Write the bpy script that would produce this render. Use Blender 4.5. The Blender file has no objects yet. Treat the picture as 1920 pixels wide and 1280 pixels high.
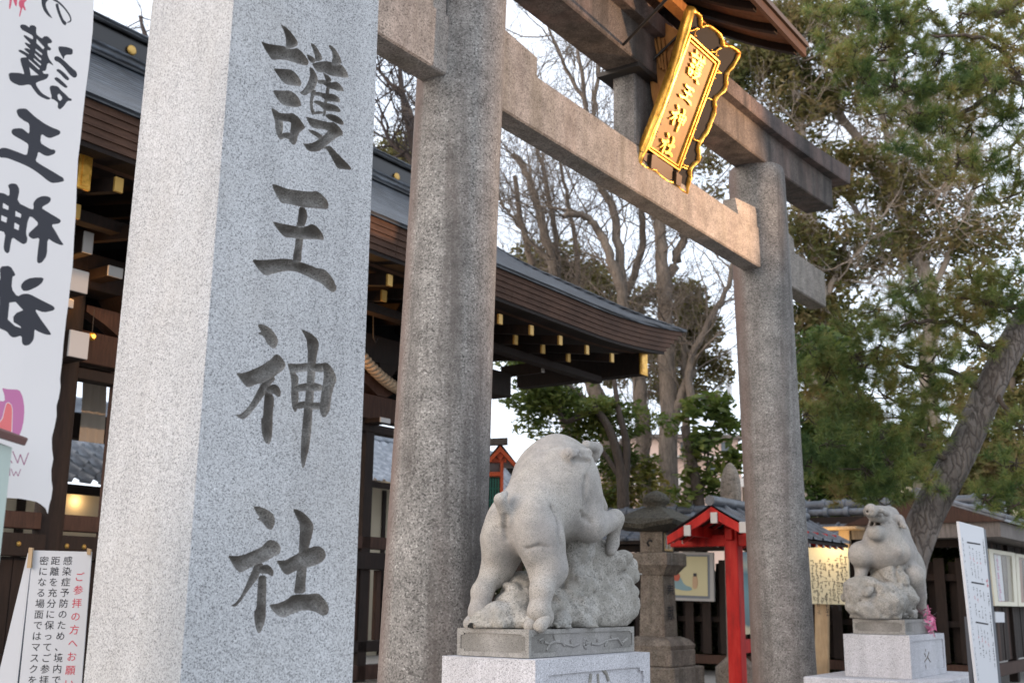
import bpy, math, random
import numpy as np
from mathutils import Vector, Matrix
from mathutils.geometry import delaunay_2d_cdt
from math import sin, cos, radians, pi, sqrt, hypot, atan2

random.seed(7); RNG = np.random.default_rng(7)
SC = bpy.context.scene
COL = SC.collection

# ------------------------------------------------------------------ camera, sky, sun, exposure
PITCH, ROLL, FPX = radians(12.767), radians(.622), 2104.5
CAM = np.array([0, 0, 1.55])
FW = np.array([0, cos(PITCH), sin(PITCH)])
_r0 = np.array([1., 0, 0]); _u0 = np.cross(_r0, FW)
CR = cos(ROLL) * _r0 + sin(ROLL) * _u0
CU = -sin(ROLL) * _r0 + cos(ROLL) * _u0
cd = bpy.data.cameras.new('camera'); cam = bpy.data.objects.new('camera', cd); COL.objects.link(cam)
cam.matrix_world = Matrix(((CR[0], CU[0], -FW[0], 0), (CR[1], CU[1], -FW[1], 0), (CR[2], CU[2], -FW[2], 1.55), (0, 0, 0, 1)))
cd.sensor_width = 36; cd.lens = FPX / 1920 * 36; cd.clip_end = 2000; cd.clip_start = .05
cd.dof.use_dof = True; cd.dof.focus_distance = 4.8; cd.dof.aperture_fstop = 4.6
SC.camera = cam

SUN_EL, SUN_AZ = radians(16), radians(232)      # low evening glow from the left, behind the photographer
w = bpy.data.worlds.new('World'); SC.world = w; w.use_nodes = True
wn = w.node_tree; bg = wn.nodes['Background']
sky = wn.nodes.new('ShaderNodeTexSky'); sky.sky_type = 'NISHITA'; sky.sun_disc = False
sky.sun_elevation = SUN_EL; sky.sun_rotation = SUN_AZ; sky.air_density = 1.0; sky.dust_density = 2.5; sky.ozone_density = 1.2
# thin evening overcast veils the clear-sky colours
_tc = wn.nodes.new('ShaderNodeTexCoord'); _mp = wn.nodes.new('ShaderNodeMapping'); _mp.inputs['Scale'].default_value = (1.5, 1.5, 4); wn.links.new(_tc.outputs['Generated'], _mp.inputs[0])
_nz = wn.nodes.new('ShaderNodeTexNoise'); _nz.inputs['Scale'].default_value = 2.2; _nz.inputs['Detail'].default_value = 5; wn.links.new(_mp.outputs[0], _nz.inputs['Vector'])
_mr = wn.nodes.new('ShaderNodeMapRange'); _mr.inputs['From Min'].default_value = .3; _mr.inputs['From Max'].default_value = .7; _mr.inputs['To Min'].default_value = .72; _mr.inputs['To Max'].default_value = .95; wn.links.new(_nz.outputs['Fac'], _mr.inputs[0])
_mxw = wn.nodes.new('ShaderNodeMix'); _mxw.data_type = 'RGBA'; _mxw.inputs[7].default_value = (4.0, 4.3, 4.8, 1)
wn.links.new(_mr.outputs[0], _mxw.inputs[0]); wn.links.new(sky.outputs[0], _mxw.inputs[6])
wn.links.new(_mxw.outputs[2], bg.inputs[0]); bg.inputs[1].default_value = .15
sd = bpy.data.lights.new('sun', 'SUN'); sd.energy = .7; sd.angle = radians(45); sd.color = (1, .82, .72)
so = bpy.data.objects.new('sun', sd); COL.objects.link(so)
_sv = Vector((sin(SUN_AZ) * cos(SUN_EL), cos(SUN_AZ) * cos(SUN_EL), sin(SUN_EL)))
so.rotation_euler = _sv.to_track_quat('Z', 'Y').to_euler()
SC.view_settings.view_transform = 'Standard'; SC.view_settings.look = 'None'
SC.view_settings.exposure = 1.36; SC.view_settings.gamma = 1; SC.view_settings.use_curve_mapping = False
SC.render.engine = 'CYCLES'

# ------------------------------------------------------------------ measuring helpers (photo pixels -> points on real planes)
def ray(x, y):
    return FW + CR * (x - 960) / FPX - CU * (y - 640) / FPX
def on_plane(x, y, p0, n):
    d = ray(x, y); p0 = np.asarray(p0, float); n = np.asarray(n, float)
    return CAM + d * ((p0 - CAM) @ n) / (d @ n)
def at(x, y, Y):
    d = ray(x, y); return CAM + d * Y / d[1]
AZ = radians(34.87)
UU = np.array([sin(AZ), cos(AZ), 0]); NN = np.array([cos(AZ), -sin(AZ), 0]); ZZ = np.array([0, 0, 1.])
P1 = np.array([-.444, 6.815, 0]); GZ = .25
def P(s, n, z): return P1 + UU * s + NN * n + ZZ * z
def TP(x, y, n):
    q = on_plane(x, y, P1 + NN * n, NN) - P1; return np.array([q @ UU, n, q[2]])
def TS(x, y, s):
    q = on_plane(x, y, P1 + UU * s, UU) - P1; return np.array([s, q @ NN, q[2]])

# ------------------------------------------------------------------ objects
def tag(o, label=None, cat=None, group=None, kind=None):
    if label: o['label'] = label
    if cat: o['category'] = cat
    if group: o['group'] = group
    if kind: o['kind'] = kind
    return o
def thing(name, loc, label, cat, group=None):
    o = bpy.data.objects.new(name, None); COL.objects.link(o); o.location = [float(v) for v in loc]
    o.empty_display_size = .1
    return tag(o, label, cat, group)
def worg(o):
    v = np.zeros(3)
    while o is not None:
        v = v + np.array(o.location); o = o.parent
    return v
def raw_mesh(name, V, F, mats, midx=None, smooth=False):
    V = np.asarray(V, dtype=np.float64).reshape(-1, 3)
    me = bpy.data.meshes.new(name)
    if isinstance(F, np.ndarray):
        k = F.shape[1]; me.vertices.add(len(V)); me.vertices.foreach_set('co', V.ravel())
        me.loops.add(F.size); me.loops.foreach_set('vertex_index', F.ravel().astype(np.int32))
        me.polygons.add(len(F)); me.polygons.foreach_set('loop_start', np.arange(0, F.size, k, dtype=np.int32))
        me.polygons.foreach_set('loop_total', np.full(len(F), k, dtype=np.int32))
    else:
        me.from_pydata([tuple(v) for v in V], [], F)
    for m in (mats if isinstance(mats, (list, tuple)) else [mats]): me.materials.append(m)
    if midx is not None: me.polygons.foreach_set('material_index', np.asarray(midx, dtype=np.int32))
    if smooth: me.polygons.foreach_set('use_smooth', np.ones(len(me.polygons), dtype=bool))
    me.update(); me.validate(); return me
def link(name, me, parent=None, loc=None):
    o = bpy.data.objects.new(name, me); COL.objects.link(o)
    if parent is not None: o.parent = parent
    if loc is not None: o.location = [float(v) for v in loc]
    return o

class MB:
    """collects shapes in world coordinates"""
    def __init__(s): s.V = []; s.F = []; s.M = []; s.sm = []
    def add(s, V, F, m=0, sm=False):
        k = len(s.V); s.V += [tuple(map(float, v)) for v in V]
        for f in F: s.F.append(tuple(i + k for i in f)); s.M.append(m); s.sm.append(sm)
        return s
    def box(s, c, ax, ay, az, m=0, bev=0.):
        """c centre, ax ay az half-axis vectors; optional bevel"""
        c, ax, ay, az = [np.asarray(v, float) for v in (c, ax, ay, az)]
        if bev <= 0:
            V = [c + i * ax + j * ay + k * az for i in (-1, 1) for j in (-1, 1) for k in (-1, 1)]
            F = [(0, 1, 3, 2), (4, 6, 7, 5), (0, 4, 5, 1), (2, 3, 7, 6), (0, 2, 6, 4), (1, 5, 7, 3)]
            return s.add(V, s._fix(V, F, c), m)
        L = [np.linalg.norm(v) for v in (ax, ay, az)]; e = [v / l for v, l in zip((ax, ay, az), L)]
        b = min(bev, *[l * .9 for l in L]); V = []; idx = {}
        for i in (-1, 1):
            for j in (-1, 1):
                for k in (-1, 1):
                    for q in range(3):
                        d = [L[0], L[1], L[2]]
                        for t in range(3):
                            if t != q: d[t] -= b
                        idx[(i, j, k, q)] = len(V); V.append(c + e[0] * i * d[0] + e[1] * j * d[1] + e[2] * k * d[2])
        F = []
        for q in range(3):
            for g in (-1, 1):
                o = [t for t in range(3) if t != q]; f = []
                for a_, b_ in ((-1, -1), (1, -1), (1, 1), (-1, 1)):
                    key = [0, 0, 0]; key[q] = g; key[o[0]] = a_; key[o[1]] = b_; f.append(idx[(*key, q)])
                F.append(f)
        for q in range(3):      # edge faces along axis q
            o = [t for t in range(3) if t != q]
            for a_ in (-1, 1):
                for b_ in (-1, 1):
                    k0 = [0, 0, 0]; k0[o[0]] = a_; k0[o[1]] = b_; k0[q] = -1; k1 = list(k0); k1[q] = 1
                    F.append([idx[(*k0, o[0])], idx[(*k1, o[0])], idx[(*k1, o[1])], idx[(*k0, o[1])]])
        for i in (-1, 1):
            for j in (-1, 1):
                for k in (-1, 1): F.append([idx[(i, j, k, 0)], idx[(i, j, k, 1)], idx[(i, j, k, 2)]])
        return s.add(V, s._fix(V, F, c), m)
    def _fix(s, V, F, c):
        out = []
        for f in F:
            p = [np.asarray(V[i]) for i in f]; n = np.cross(p[1] - p[0], p[2] - p[0])
            out.append(f if n @ (sum(p) / len(p) - c) > 0 else list(reversed(f)))
        return out
    def pbox(s, s0, s1, n0, n1, z0, z1, m=0, bev=0.):
        return s.box(P((s0 + s1) / 2, (n0 + n1) / 2, (z0 + z1) / 2), UU * (s1 - s0) / 2, NN * (n1 - n0) / 2, ZZ * (z1 - z0) / 2, m, bev)
    def bar(s, a, b, w_, h_, up=(0, 0, 1), m=0, bev=0.):
        a = np.asarray(a, float); b = np.asarray(b, float); d = b - a; L = np.linalg.norm(d); d /= L
        side = np.cross(d, up); side /= np.linalg.norm(side); u = np.cross(side, d)
        return s.box((a + b) / 2, d * L / 2, side * w_ / 2, u * h_ / 2, m, bev)
    def hexa(s, c8, m=0):
        """bottom 4 then top 4, both ccw"""
        F = [(3, 2, 1, 0), (4, 5, 6, 7), (0, 1, 5, 4), (1, 2, 6, 5), (2, 3, 7, 6), (3, 0, 4, 7)]
        c = sum(np.asarray(v, float) for v in c8) / 8
        return s.add(c8, s._fix(c8, F, c), m)
    def sweep(s, secs, m=0, caps=True, sm=False, closed=True):
        """secs: list of rings (equal length)"""
        k = len(secs[0]); V = [v for r in secs for v in r]; F = []
        for i in range(len(secs) - 1):
            for j in range(k if closed else k - 1):
                a = i * k + j; b = i * k + (j + 1) % k; F.append((a, b, b + k, a + k))
        s.add(V, F, m, sm)
        if caps:
            s.add(secs[0], [tuple(reversed(range(k)))], m); s.add(secs[-1], [tuple(range(k))], m)
        return s
    def tube(s, pts, rad, k=8, m=0, caps=True, sm=True):
        pts = [np.asarray(p, float) for p in pts]; rs = rad if hasattr(rad, '__len__') else [rad] * len(pts)
        secs = []; ref = np.array([.31, .17, .93])
        for i, p in enumerate(pts):
            d = pts[min(i + 1, len(pts) - 1)] - pts[max(i - 1, 0)]; d /= (np.linalg.norm(d) + 1e-9)
            a = np.cross(d, ref); a /= np.linalg.norm(a) + 1e-9; b = np.cross(d, a)
            secs.append([p + rs[i] * (a * cos(2 * pi * j / k) + b * sin(2 * pi * j / k)) for j in range(k)])
        return s.sweep(secs, m, caps, sm)
    def lathe(s, c, prof, k=24, m=0, sm=True, rot=0., up=ZZ, ax=None):
        c = np.asarray(c, float); up = np.asarray(up, float)
        if ax is None: ax = np.array([1., 0, 0]) if abs(up[0]) < .9 else np.array([0, 1., 0])
        ax = ax - up * (ax @ up); ax /= np.linalg.norm(ax); ay = np.cross(up, ax)
        secs = [[c + up * z + r * (ax * cos(2 * pi * j / k + rot) + ay * sin(2 * pi * j / k + rot)) for j in range(k)] for r, z in prof]
        return s.sweep(secs, m, True, sm)
    def quad(s, a, b, c, d, m=0): return s.add([a, b, c, d], [(0, 1, 2, 3)], m)
    def build(s, name, mats, parent=None, label=None, cat=None, group=None, kind=None, local=True):
        V = np.array(s.V)
        loc = None
        if parent is not None: V = V - worg(parent)
        elif local:
            loc = V.mean(0); loc[2] = V[:, 2].min(); V = V - loc
        me = bpy.data.meshes.new(name); me.from_pydata([tuple(v) for v in V], [], s.F)
        for mm in (mats if isinstance(mats, (list, tuple)) else [mats]): me.materials.append(mm)
        me.polygons.foreach_set('material_index', np.array(s.M, dtype=np.int32))
        me.polygons.foreach_set('use_smooth', np.array(s.sm, dtype=bool)); me.update()
        o = link(name, me, parent, loc)
        return tag(o, label, cat, group, kind)

# ------------------------------------------------------------------ materials
def mat(name, color=(.5, .5, .5), rough=.7, metal=0., spec=.5):
    m = bpy.data.materials.new(name); m.use_nodes = True
    b = m.node_tree.nodes['Principled BSDF']
    b.inputs['Base Color'].default_value = (*color, 1); b.inputs['Roughness'].default_value = rough
    b.inputs['Metallic'].default_value = metal; b.inputs['Specular IOR Level'].default_value = spec
    return m
def nd(m, t, **kw):
    n = m.node_tree.nodes.new(t)
    for k, v in kw.items():
        if k in n.inputs: n.inputs[k].default_value = v
        else: setattr(n, k, v)
    return n
def lk(m, a, b): m.node_tree.links.new(a, b)
def bs(m): return m.node_tree.nodes['Principled BSDF']
def coords(m, scale=(1, 1, 1), rot=(0, 0, 0)):
    tc = nd(m, 'ShaderNodeTexCoord'); mp = nd(m, 'ShaderNodeMapping'); mp.inputs['Scale'].default_value = scale; mp.inputs['Rotation'].default_value = rot
    lk(m, tc.outputs['Object'], mp.inputs[0]); return mp.outputs[0]
def noise(m, vec, scale, detail=3, rough=.6):
    n = nd(m, 'ShaderNodeTexNoise'); n.inputs['Scale'].default_value = scale; n.inputs['Detail'].default_value = detail; n.inputs['Roughness'].default_value = rough
    lk(m, vec, n.inputs['Vector']); return n.outputs['Fac']
def ramp(m, fac, stops):
    r = nd(m, 'ShaderNodeValToRGB'); e = r.color_ramp.elements
    while len(e) < len(stops): e.new(.5)
    for q, (p_, c_) in zip(e, stops): q.position = p_; q.color = (*c_, 1) if len(c_) == 3 else c_
    lk(m, fac, r.inputs[0]); return r.outputs[0]
def mixc(m, fac, a, b, mode='MIX'):
    n = nd(m, 'ShaderNodeMix'); n.data_type = 'RGBA'; n.blend_type = mode
    for sock, v in ((n.inputs[0], fac), (n.inputs[6], a), (n.inputs[7], b)):
        if isinstance(v, (int, float)): sock.default_value = v
        elif isinstance(v, tuple): sock.default_value = (*v, 1)
        else: lk(m, v, sock)
    return n.outputs[2]
def bump(m, h, st=.3, dist=.01):
    b = nd(m, 'ShaderNodeBump'); b.inputs['Strength'].default_value = st; b.inputs['Distance'].default_value = dist
    lk(m, h, b.inputs['Height']); lk(m, b.outputs[0], bs(m).inputs['Normal'])
G3 = lambda v: (v, v, v)

def granite(name, light, mid, dark, scale=150, amount=.5, stain=None, rough=.85, bumpst=.25):
    m = mat(name, mid, rough, 0, .3); v = coords(m)
    vo = nd(m, 'ShaderNodeTexVoronoi'); vo.inputs['Scale'].default_value = scale * 1.25; lk(m, v, vo.inputs['Vector'])
    sep = nd(m, 'ShaderNodeSeparateColor'); lk(m, vo.outputs['Color'], sep.inputs[0])
    n1 = noise(m, v, scale, 2, .7)
    c = ramp(m, n1, [(.30, dark), (.43, mid), (.58, mid), (.70, light)])
    g = ramp(m, sep.outputs[0], [(0, G3(.42)), (.10 + amount * .15, G3(.72)), (.35 + amount * .2, G3(.95)), (1, G3(1.12))])
    c = mixc(m, 1., c, g, 'MULTIPLY')
    lo = noise(m, v, 2.2, 5, .6)
    c = mixc(m, 1., c, ramp(m, lo, [(.3, G3(.88)), (.7, G3(1.05))]), 'MULTIPLY')
    if stain: c = stain(m, c)
    lk(m, c, bs(m).inputs['Base Color'])
    bump(m, n1, bumpst, .004)
    return m
def weather(strength=.6, pink=.5, dark=(.10, .09, .085), seed=0.):
    def f(m, c):
        v = coords(m, (5.5, 5.5, .28)); n1 = noise(m, v, 1.0, 4, .65)
        c = mixc(m, mulv(m, ramp(m, n1, [(.48, G3(0)), (.66, G3(1))]), strength), c, dark)
        v2 = coords(m, (2.2, 2.2, .45)); n2 = noise(m, v2, 1.0, 4, .6)
        c = mixc(m, mulv(m, ramp(m, n2, [(.47, G3(0)), (.68, G3(1))]), pink), c, (.27, .175, .15))
        v3 = coords(m, (1, 1, 1)); n3 = noise(m, v3, 6, 6, .7)
        c = mixc(m, 1., c, ramp(m, n3, [(.3, G3(.62)), (.65, G3(1.10))]), 'MULTIPLY')
        return c
    return f
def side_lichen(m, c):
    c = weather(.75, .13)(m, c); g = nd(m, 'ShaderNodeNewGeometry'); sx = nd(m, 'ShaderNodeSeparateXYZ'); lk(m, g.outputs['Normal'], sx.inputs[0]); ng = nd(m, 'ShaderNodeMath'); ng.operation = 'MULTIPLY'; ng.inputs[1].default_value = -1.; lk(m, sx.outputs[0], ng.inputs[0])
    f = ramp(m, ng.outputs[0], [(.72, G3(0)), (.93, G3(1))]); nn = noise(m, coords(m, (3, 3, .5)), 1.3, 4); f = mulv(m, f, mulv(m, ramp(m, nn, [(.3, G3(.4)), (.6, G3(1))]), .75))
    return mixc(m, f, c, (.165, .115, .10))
def mulv(m, a, k):
    n = nd(m, 'ShaderNodeMath'); n.operation = 'MULTIPLY'; lk(m, a, n.inputs[0])
    if isinstance(k, (int, float)): n.inputs[1].default_value = k
    else: lk(m, k, n.inputs[1])
    return n.outputs[0]
def wood(name, a, b, grain=(3, 3, .4), rough=.75, sc=14, spec=.3):
    m = mat(name, a, rough, 0, spec); v = coords(m, grain); n = noise(m, v, sc, 5, .65)
    c = ramp(m, n, [(.3, a), (.7, b)]); v2 = coords(m); n2 = noise(m, v2, 1.7, 4)
    c = mixc(m, 1., c, ramp(m, n2, [(.3, G3(.7)), (.7, G3(1.15))]), 'MULTIPLY')
    lk(m, c, bs(m).inputs['Base Color']); bump(m, n, .25, .004); return m
def leafy(name, cols, rough=.55, trans=.35, sc=1.6):
    m = mat(name, cols[0], rough, 0, .35); v = coords(m); n = noise(m, v, sc, 2); n2 = noise(m, v, 23, 2)
    a = nd(m, 'ShaderNodeMath'); a.operation = 'ADD'; lk(m, mulv(m, n, .6), a.inputs[0]); lk(m, mulv(m, n2, .4), a.inputs[1])
    k = len(cols); c = ramp(m, a.outputs[0], [(.38 + .24 * i / max(1, k - 1), cc) for i, cc in enumerate(cols)])
    lk(m, c, bs(m).inputs['Base Color'])
    t = nd(m, 'ShaderNodeBsdfTranslucent'); lk(m, c, t.inputs[0]); mx = nd(m, 'ShaderNodeMixShader'); mx.inputs[0].default_value = trans
    out = m.node_tree.nodes['Material Output']; lk(m, bs(m).outputs[0], mx.inputs[1]); lk(m, t.outputs[0], mx.inputs[2]); lk(m, mx.outputs[0], out.inputs[0])
    return m

def faint_streaks(m, c):
    n = noise(m, coords(m, (9, 9, .5)), 1., 5, .65); c = mixc(m, 1., c, ramp(m, n, [(.3, G3(.86)), (.55, G3(1.02))]), 'MULTIPLY')
    n = noise(m, coords(m), 1.6, 4, .6); return mixc(m, mulv(m, ramp(m, n, [(.5, G3(0)), (.72, G3(1))]), .28), c, (.36, .34, .31))
def grime(m, c):
    v = coords(m); n = noise(m, v, 9, 4, .6); return mixc(m, mulv(m, ramp(m, n, [(.36, G3(0)), (.60, G3(1))]), .85), c, (.075, .066, .058))
M = {}
M['pillar'] = granite('pillar_granite', (.66, .67, .685), (.48, .49, .505), (.07, .075, .08), 230, .55, faint_streaks)
M['carved'] = granite('carved_granite_grimy', (.42, .41, .39), (.27, .26, .245), (.08, .075, .07), 230, .5, grime)
M['block'] = granite('pale_block_granite', (.66, .66, .69), (.53, .53, .56), (.22, .22, .24), 200, .35, faint_streaks)
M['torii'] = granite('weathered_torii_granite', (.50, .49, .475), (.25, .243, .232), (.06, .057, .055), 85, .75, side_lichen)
M['beam'] = granite('tie_beam_granite', (.46, .42, .38), (.335, .30, .27), (.12, .105, .09), 95, .45, weather(.35, .2, (.13, .115, .075)))
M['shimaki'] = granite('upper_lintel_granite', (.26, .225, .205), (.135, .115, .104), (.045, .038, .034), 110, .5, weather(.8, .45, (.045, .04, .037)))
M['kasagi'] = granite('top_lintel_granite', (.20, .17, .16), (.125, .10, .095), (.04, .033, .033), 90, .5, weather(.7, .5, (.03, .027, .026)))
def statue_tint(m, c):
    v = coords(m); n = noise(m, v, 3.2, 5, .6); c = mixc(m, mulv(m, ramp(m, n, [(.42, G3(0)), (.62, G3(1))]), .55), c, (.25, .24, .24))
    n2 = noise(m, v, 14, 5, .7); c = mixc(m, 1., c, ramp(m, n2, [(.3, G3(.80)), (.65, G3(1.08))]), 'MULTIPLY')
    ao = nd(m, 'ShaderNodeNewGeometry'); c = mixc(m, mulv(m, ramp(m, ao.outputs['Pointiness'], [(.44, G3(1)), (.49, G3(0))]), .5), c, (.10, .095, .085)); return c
M['statue'] = granite('smooth_statue_stone', (.42, .40, .37), (.375, .355, .325), (.29, .27, .24), 260, .08, statue_tint, .8, .10)
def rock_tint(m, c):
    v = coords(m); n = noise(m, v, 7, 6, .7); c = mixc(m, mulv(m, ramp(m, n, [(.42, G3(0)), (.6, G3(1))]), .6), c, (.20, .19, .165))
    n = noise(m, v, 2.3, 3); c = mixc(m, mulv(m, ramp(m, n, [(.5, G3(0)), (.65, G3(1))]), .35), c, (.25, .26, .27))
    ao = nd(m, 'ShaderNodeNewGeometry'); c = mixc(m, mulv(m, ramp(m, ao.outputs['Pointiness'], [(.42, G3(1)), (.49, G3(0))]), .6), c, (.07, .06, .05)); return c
M['rock'] = granite('rough_rock_stone', (.44, .425, .395), (.37, .355, .325), (.22, .205, .185), 120, .25, rock_tint, .9, .6)
M['plinth'] = granite('plinth_stone', (.36, .35, .325), (.31, .30, .28), (.20, .19, .175), 220, .15, statue_tint, .85, .2)
M['lantern'] = granite('old_lantern_stone', (.40, .35, .29), (.28, .24, .20), (.12, .10, .08), 60, .3, weather(.5, .2, (.07, .062, .045)))
M['moss'] = granite('mossy_cap_stone', (.16, .15, .12), (.085, .078, .062), (.03, .03, .022), 40, .4)
M['ink'] = mat('black_ink', (.03, .03, .036), .8)
M['redink'] = mat('red_ink', (.55, .06, .09), .8)
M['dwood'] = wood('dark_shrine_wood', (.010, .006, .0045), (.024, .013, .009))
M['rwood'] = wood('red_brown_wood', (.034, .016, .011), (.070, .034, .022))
M['fascia'] = wood('layered_bark_fascia', (.065, .033, .021), (.12, .064, .042), (.6, .6, 6), .8, 10)
M['owood'] = wood('orange_varnished_wood', (.30, .125, .035), (.50, .23, .07), (2, 2, .5))
M['canwood'] = wood('canopy_board_wood', (.13, .062, .034), (.21, .105, .06), (2, 2, .5))
M['greywood'] = wood('grey_weathered_wood', (.10, .085, .075), (.19, .165, .15))
M['gold'] = mat('gilded_metal', (.80, .43, .07), .36, .7)
v = coords(M['gold']); _n = noise(M['gold'], v, 16, 5, .7); lk(M['gold'], ramp(M['gold'], _n, [(.3, (.42, .20, .03)), (.48, (.78, .42, .07)), (.7, (.92, .55, .13))]), bs(M['gold']).inputs['Base Color']); bump(M['gold'], _n, .3, .006)
M['goldcap'] = mat('gold_leaf_cap', (.55, .34, .09), .45, .4)
M['white'] = mat('white_paint', (.50, .485, .47), .6)
M['black'] = mat('black_lacquer', (.012, .011, .011), .3)
M['bracket'] = mat('brown_iron', (.07, .045, .03), .5, .4)
M['iron'] = mat('dark_iron', (.05, .045, .042), .6, .5)
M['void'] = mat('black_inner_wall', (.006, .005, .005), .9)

# ------------------------------------------------------------------ outlines and carving
def chaikin(pts, q=.22, n=1):
    pts = [np.asarray(p, float) for p in pts]
    for _ in range(n):
        out = []
        for i, p in enumerate(pts):
            r = pts[(i + 1) % len(pts)]; out += [p * (1 - q) + r * q, p * q + r * (1 - q)]
        pts = out
    return np.array(pts)
def inside(poly, X):
    r = np.zeros(len(X), bool); x, y = X[:, 0], X[:, 1]; q = np.roll(poly, -1, 0)
    for a, b in zip(poly, q):
        c = (a[1] > y) != (b[1] > y)
        with np.errstate(divide='ignore', invalid='ignore'):
            xi = (b[0] - a[0]) * (y - a[1]) / (b[1] - a[1]) + a[0]
        r ^= c & (x < xi)
    return r
def dist_poly(poly, X):
    d = np.full(len(X), 1e9); q = np.roll(poly, -1, 0)
    for a, b in zip(poly, q):
        ab = b - a; t = np.clip(((X - a) @ ab) / (ab @ ab + 1e-12), 0, 1)
        d = np.minimum(d, np.hypot(*(X - a - t[:, None] * ab).T))
    return d
def resamp(poly, step):
    out = []
    for a, b in zip(poly, np.roll(poly, -1, 0)):
        k = max(1, int(np.hypot(*(b - a)) / step))
        out += [a + (b - a) * i / k for i in range(k)]
    return np.array(out)
def pieces(polys, frame, step, depth):
    """2-D mesh of a framed face: frame + stroke outlines. polys: list of (outer, [holes]).
    returns verts2d, depth per vert, triangles, inside flag per triangle"""
    pts = [Vector(p) for p in frame]; nf = len(pts); edges = [(i, (i + 1) % nf) for i in range(nf)]
    P_ = []
    for o, hs in polys:
        o = resamp(np.asarray(o, float), step * 1.6); hs = [resamp(np.asarray(h, float), step * 1.6) for h in hs]; P_.append((o, hs))
        for r in [o] + hs:
            k = len(pts); pts += [Vector(p) for p in r]; edges += [(k + i, k + (i + 1) % len(r)) for i in range(len(r))]
    lo = np.min([o.min(0) for o, _ in P_], 0); hi = np.max([o.max(0) for o, _ in P_], 0)
    gx, gy = np.meshgrid(np.arange(lo[0], hi[0], step), np.arange(lo[1], hi[1], step * .87))
    gx = gx + (np.arange(gx.shape[0]) % 2)[:, None] * step / 2
    X = np.stack([gx.ravel(), gy.ravel()], 1)
    def dep(X):
        d = np.zeros(len(X))
        for o, hs in P_:
            m_ = inside(o, X)
            for h in hs: m_ &= ~inside(h, X)
            if m_.any():
                dd = dist_poly(o, X[m_])
                for h in hs: dd = np.minimum(dd, dist_poly(h, X[m_]))
                t = np.zeros(len(X)); t[m_] = dd; d = np.maximum(d, t)
        return d
    if depth > 0:
        d = dep(X); pts += [Vector(p) for p in X[d > step * .45]]
    v, e, f, *_ = delaunay_2d_cdt(pts, edges, [], 0, 1e-7)
    V = np.array([(p[0], p[1]) for p in v]); f = [t for t in f if len(t) == 3]; T_ = np.array(f)
    cen = V[T_].mean(1); ins = np.zeros(len(T_), bool)
    for o, hs in P_:
        m_ = inside(o, cen)
        for h in hs: m_ &= ~inside(h, cen)
        ins |= m_
    D = dep(V); return V, D, T_, ins
def submesh(V3, T_):
    u, inv = np.unique(T_.ravel(), return_inverse=True); return V3[u], inv.reshape(-1, 3)
def orient(V3, T_, n):
    if len(T_) == 0: return T_
    c = np.cross(V3[T_[:, 1]] - V3[T_[:, 0]], V3[T_[:, 2]] - V3[T_[:, 0]]) @ n
    T_ = T_.copy(); T_[c < 0] = T_[c < 0][:, ::-1]; return T_

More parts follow.
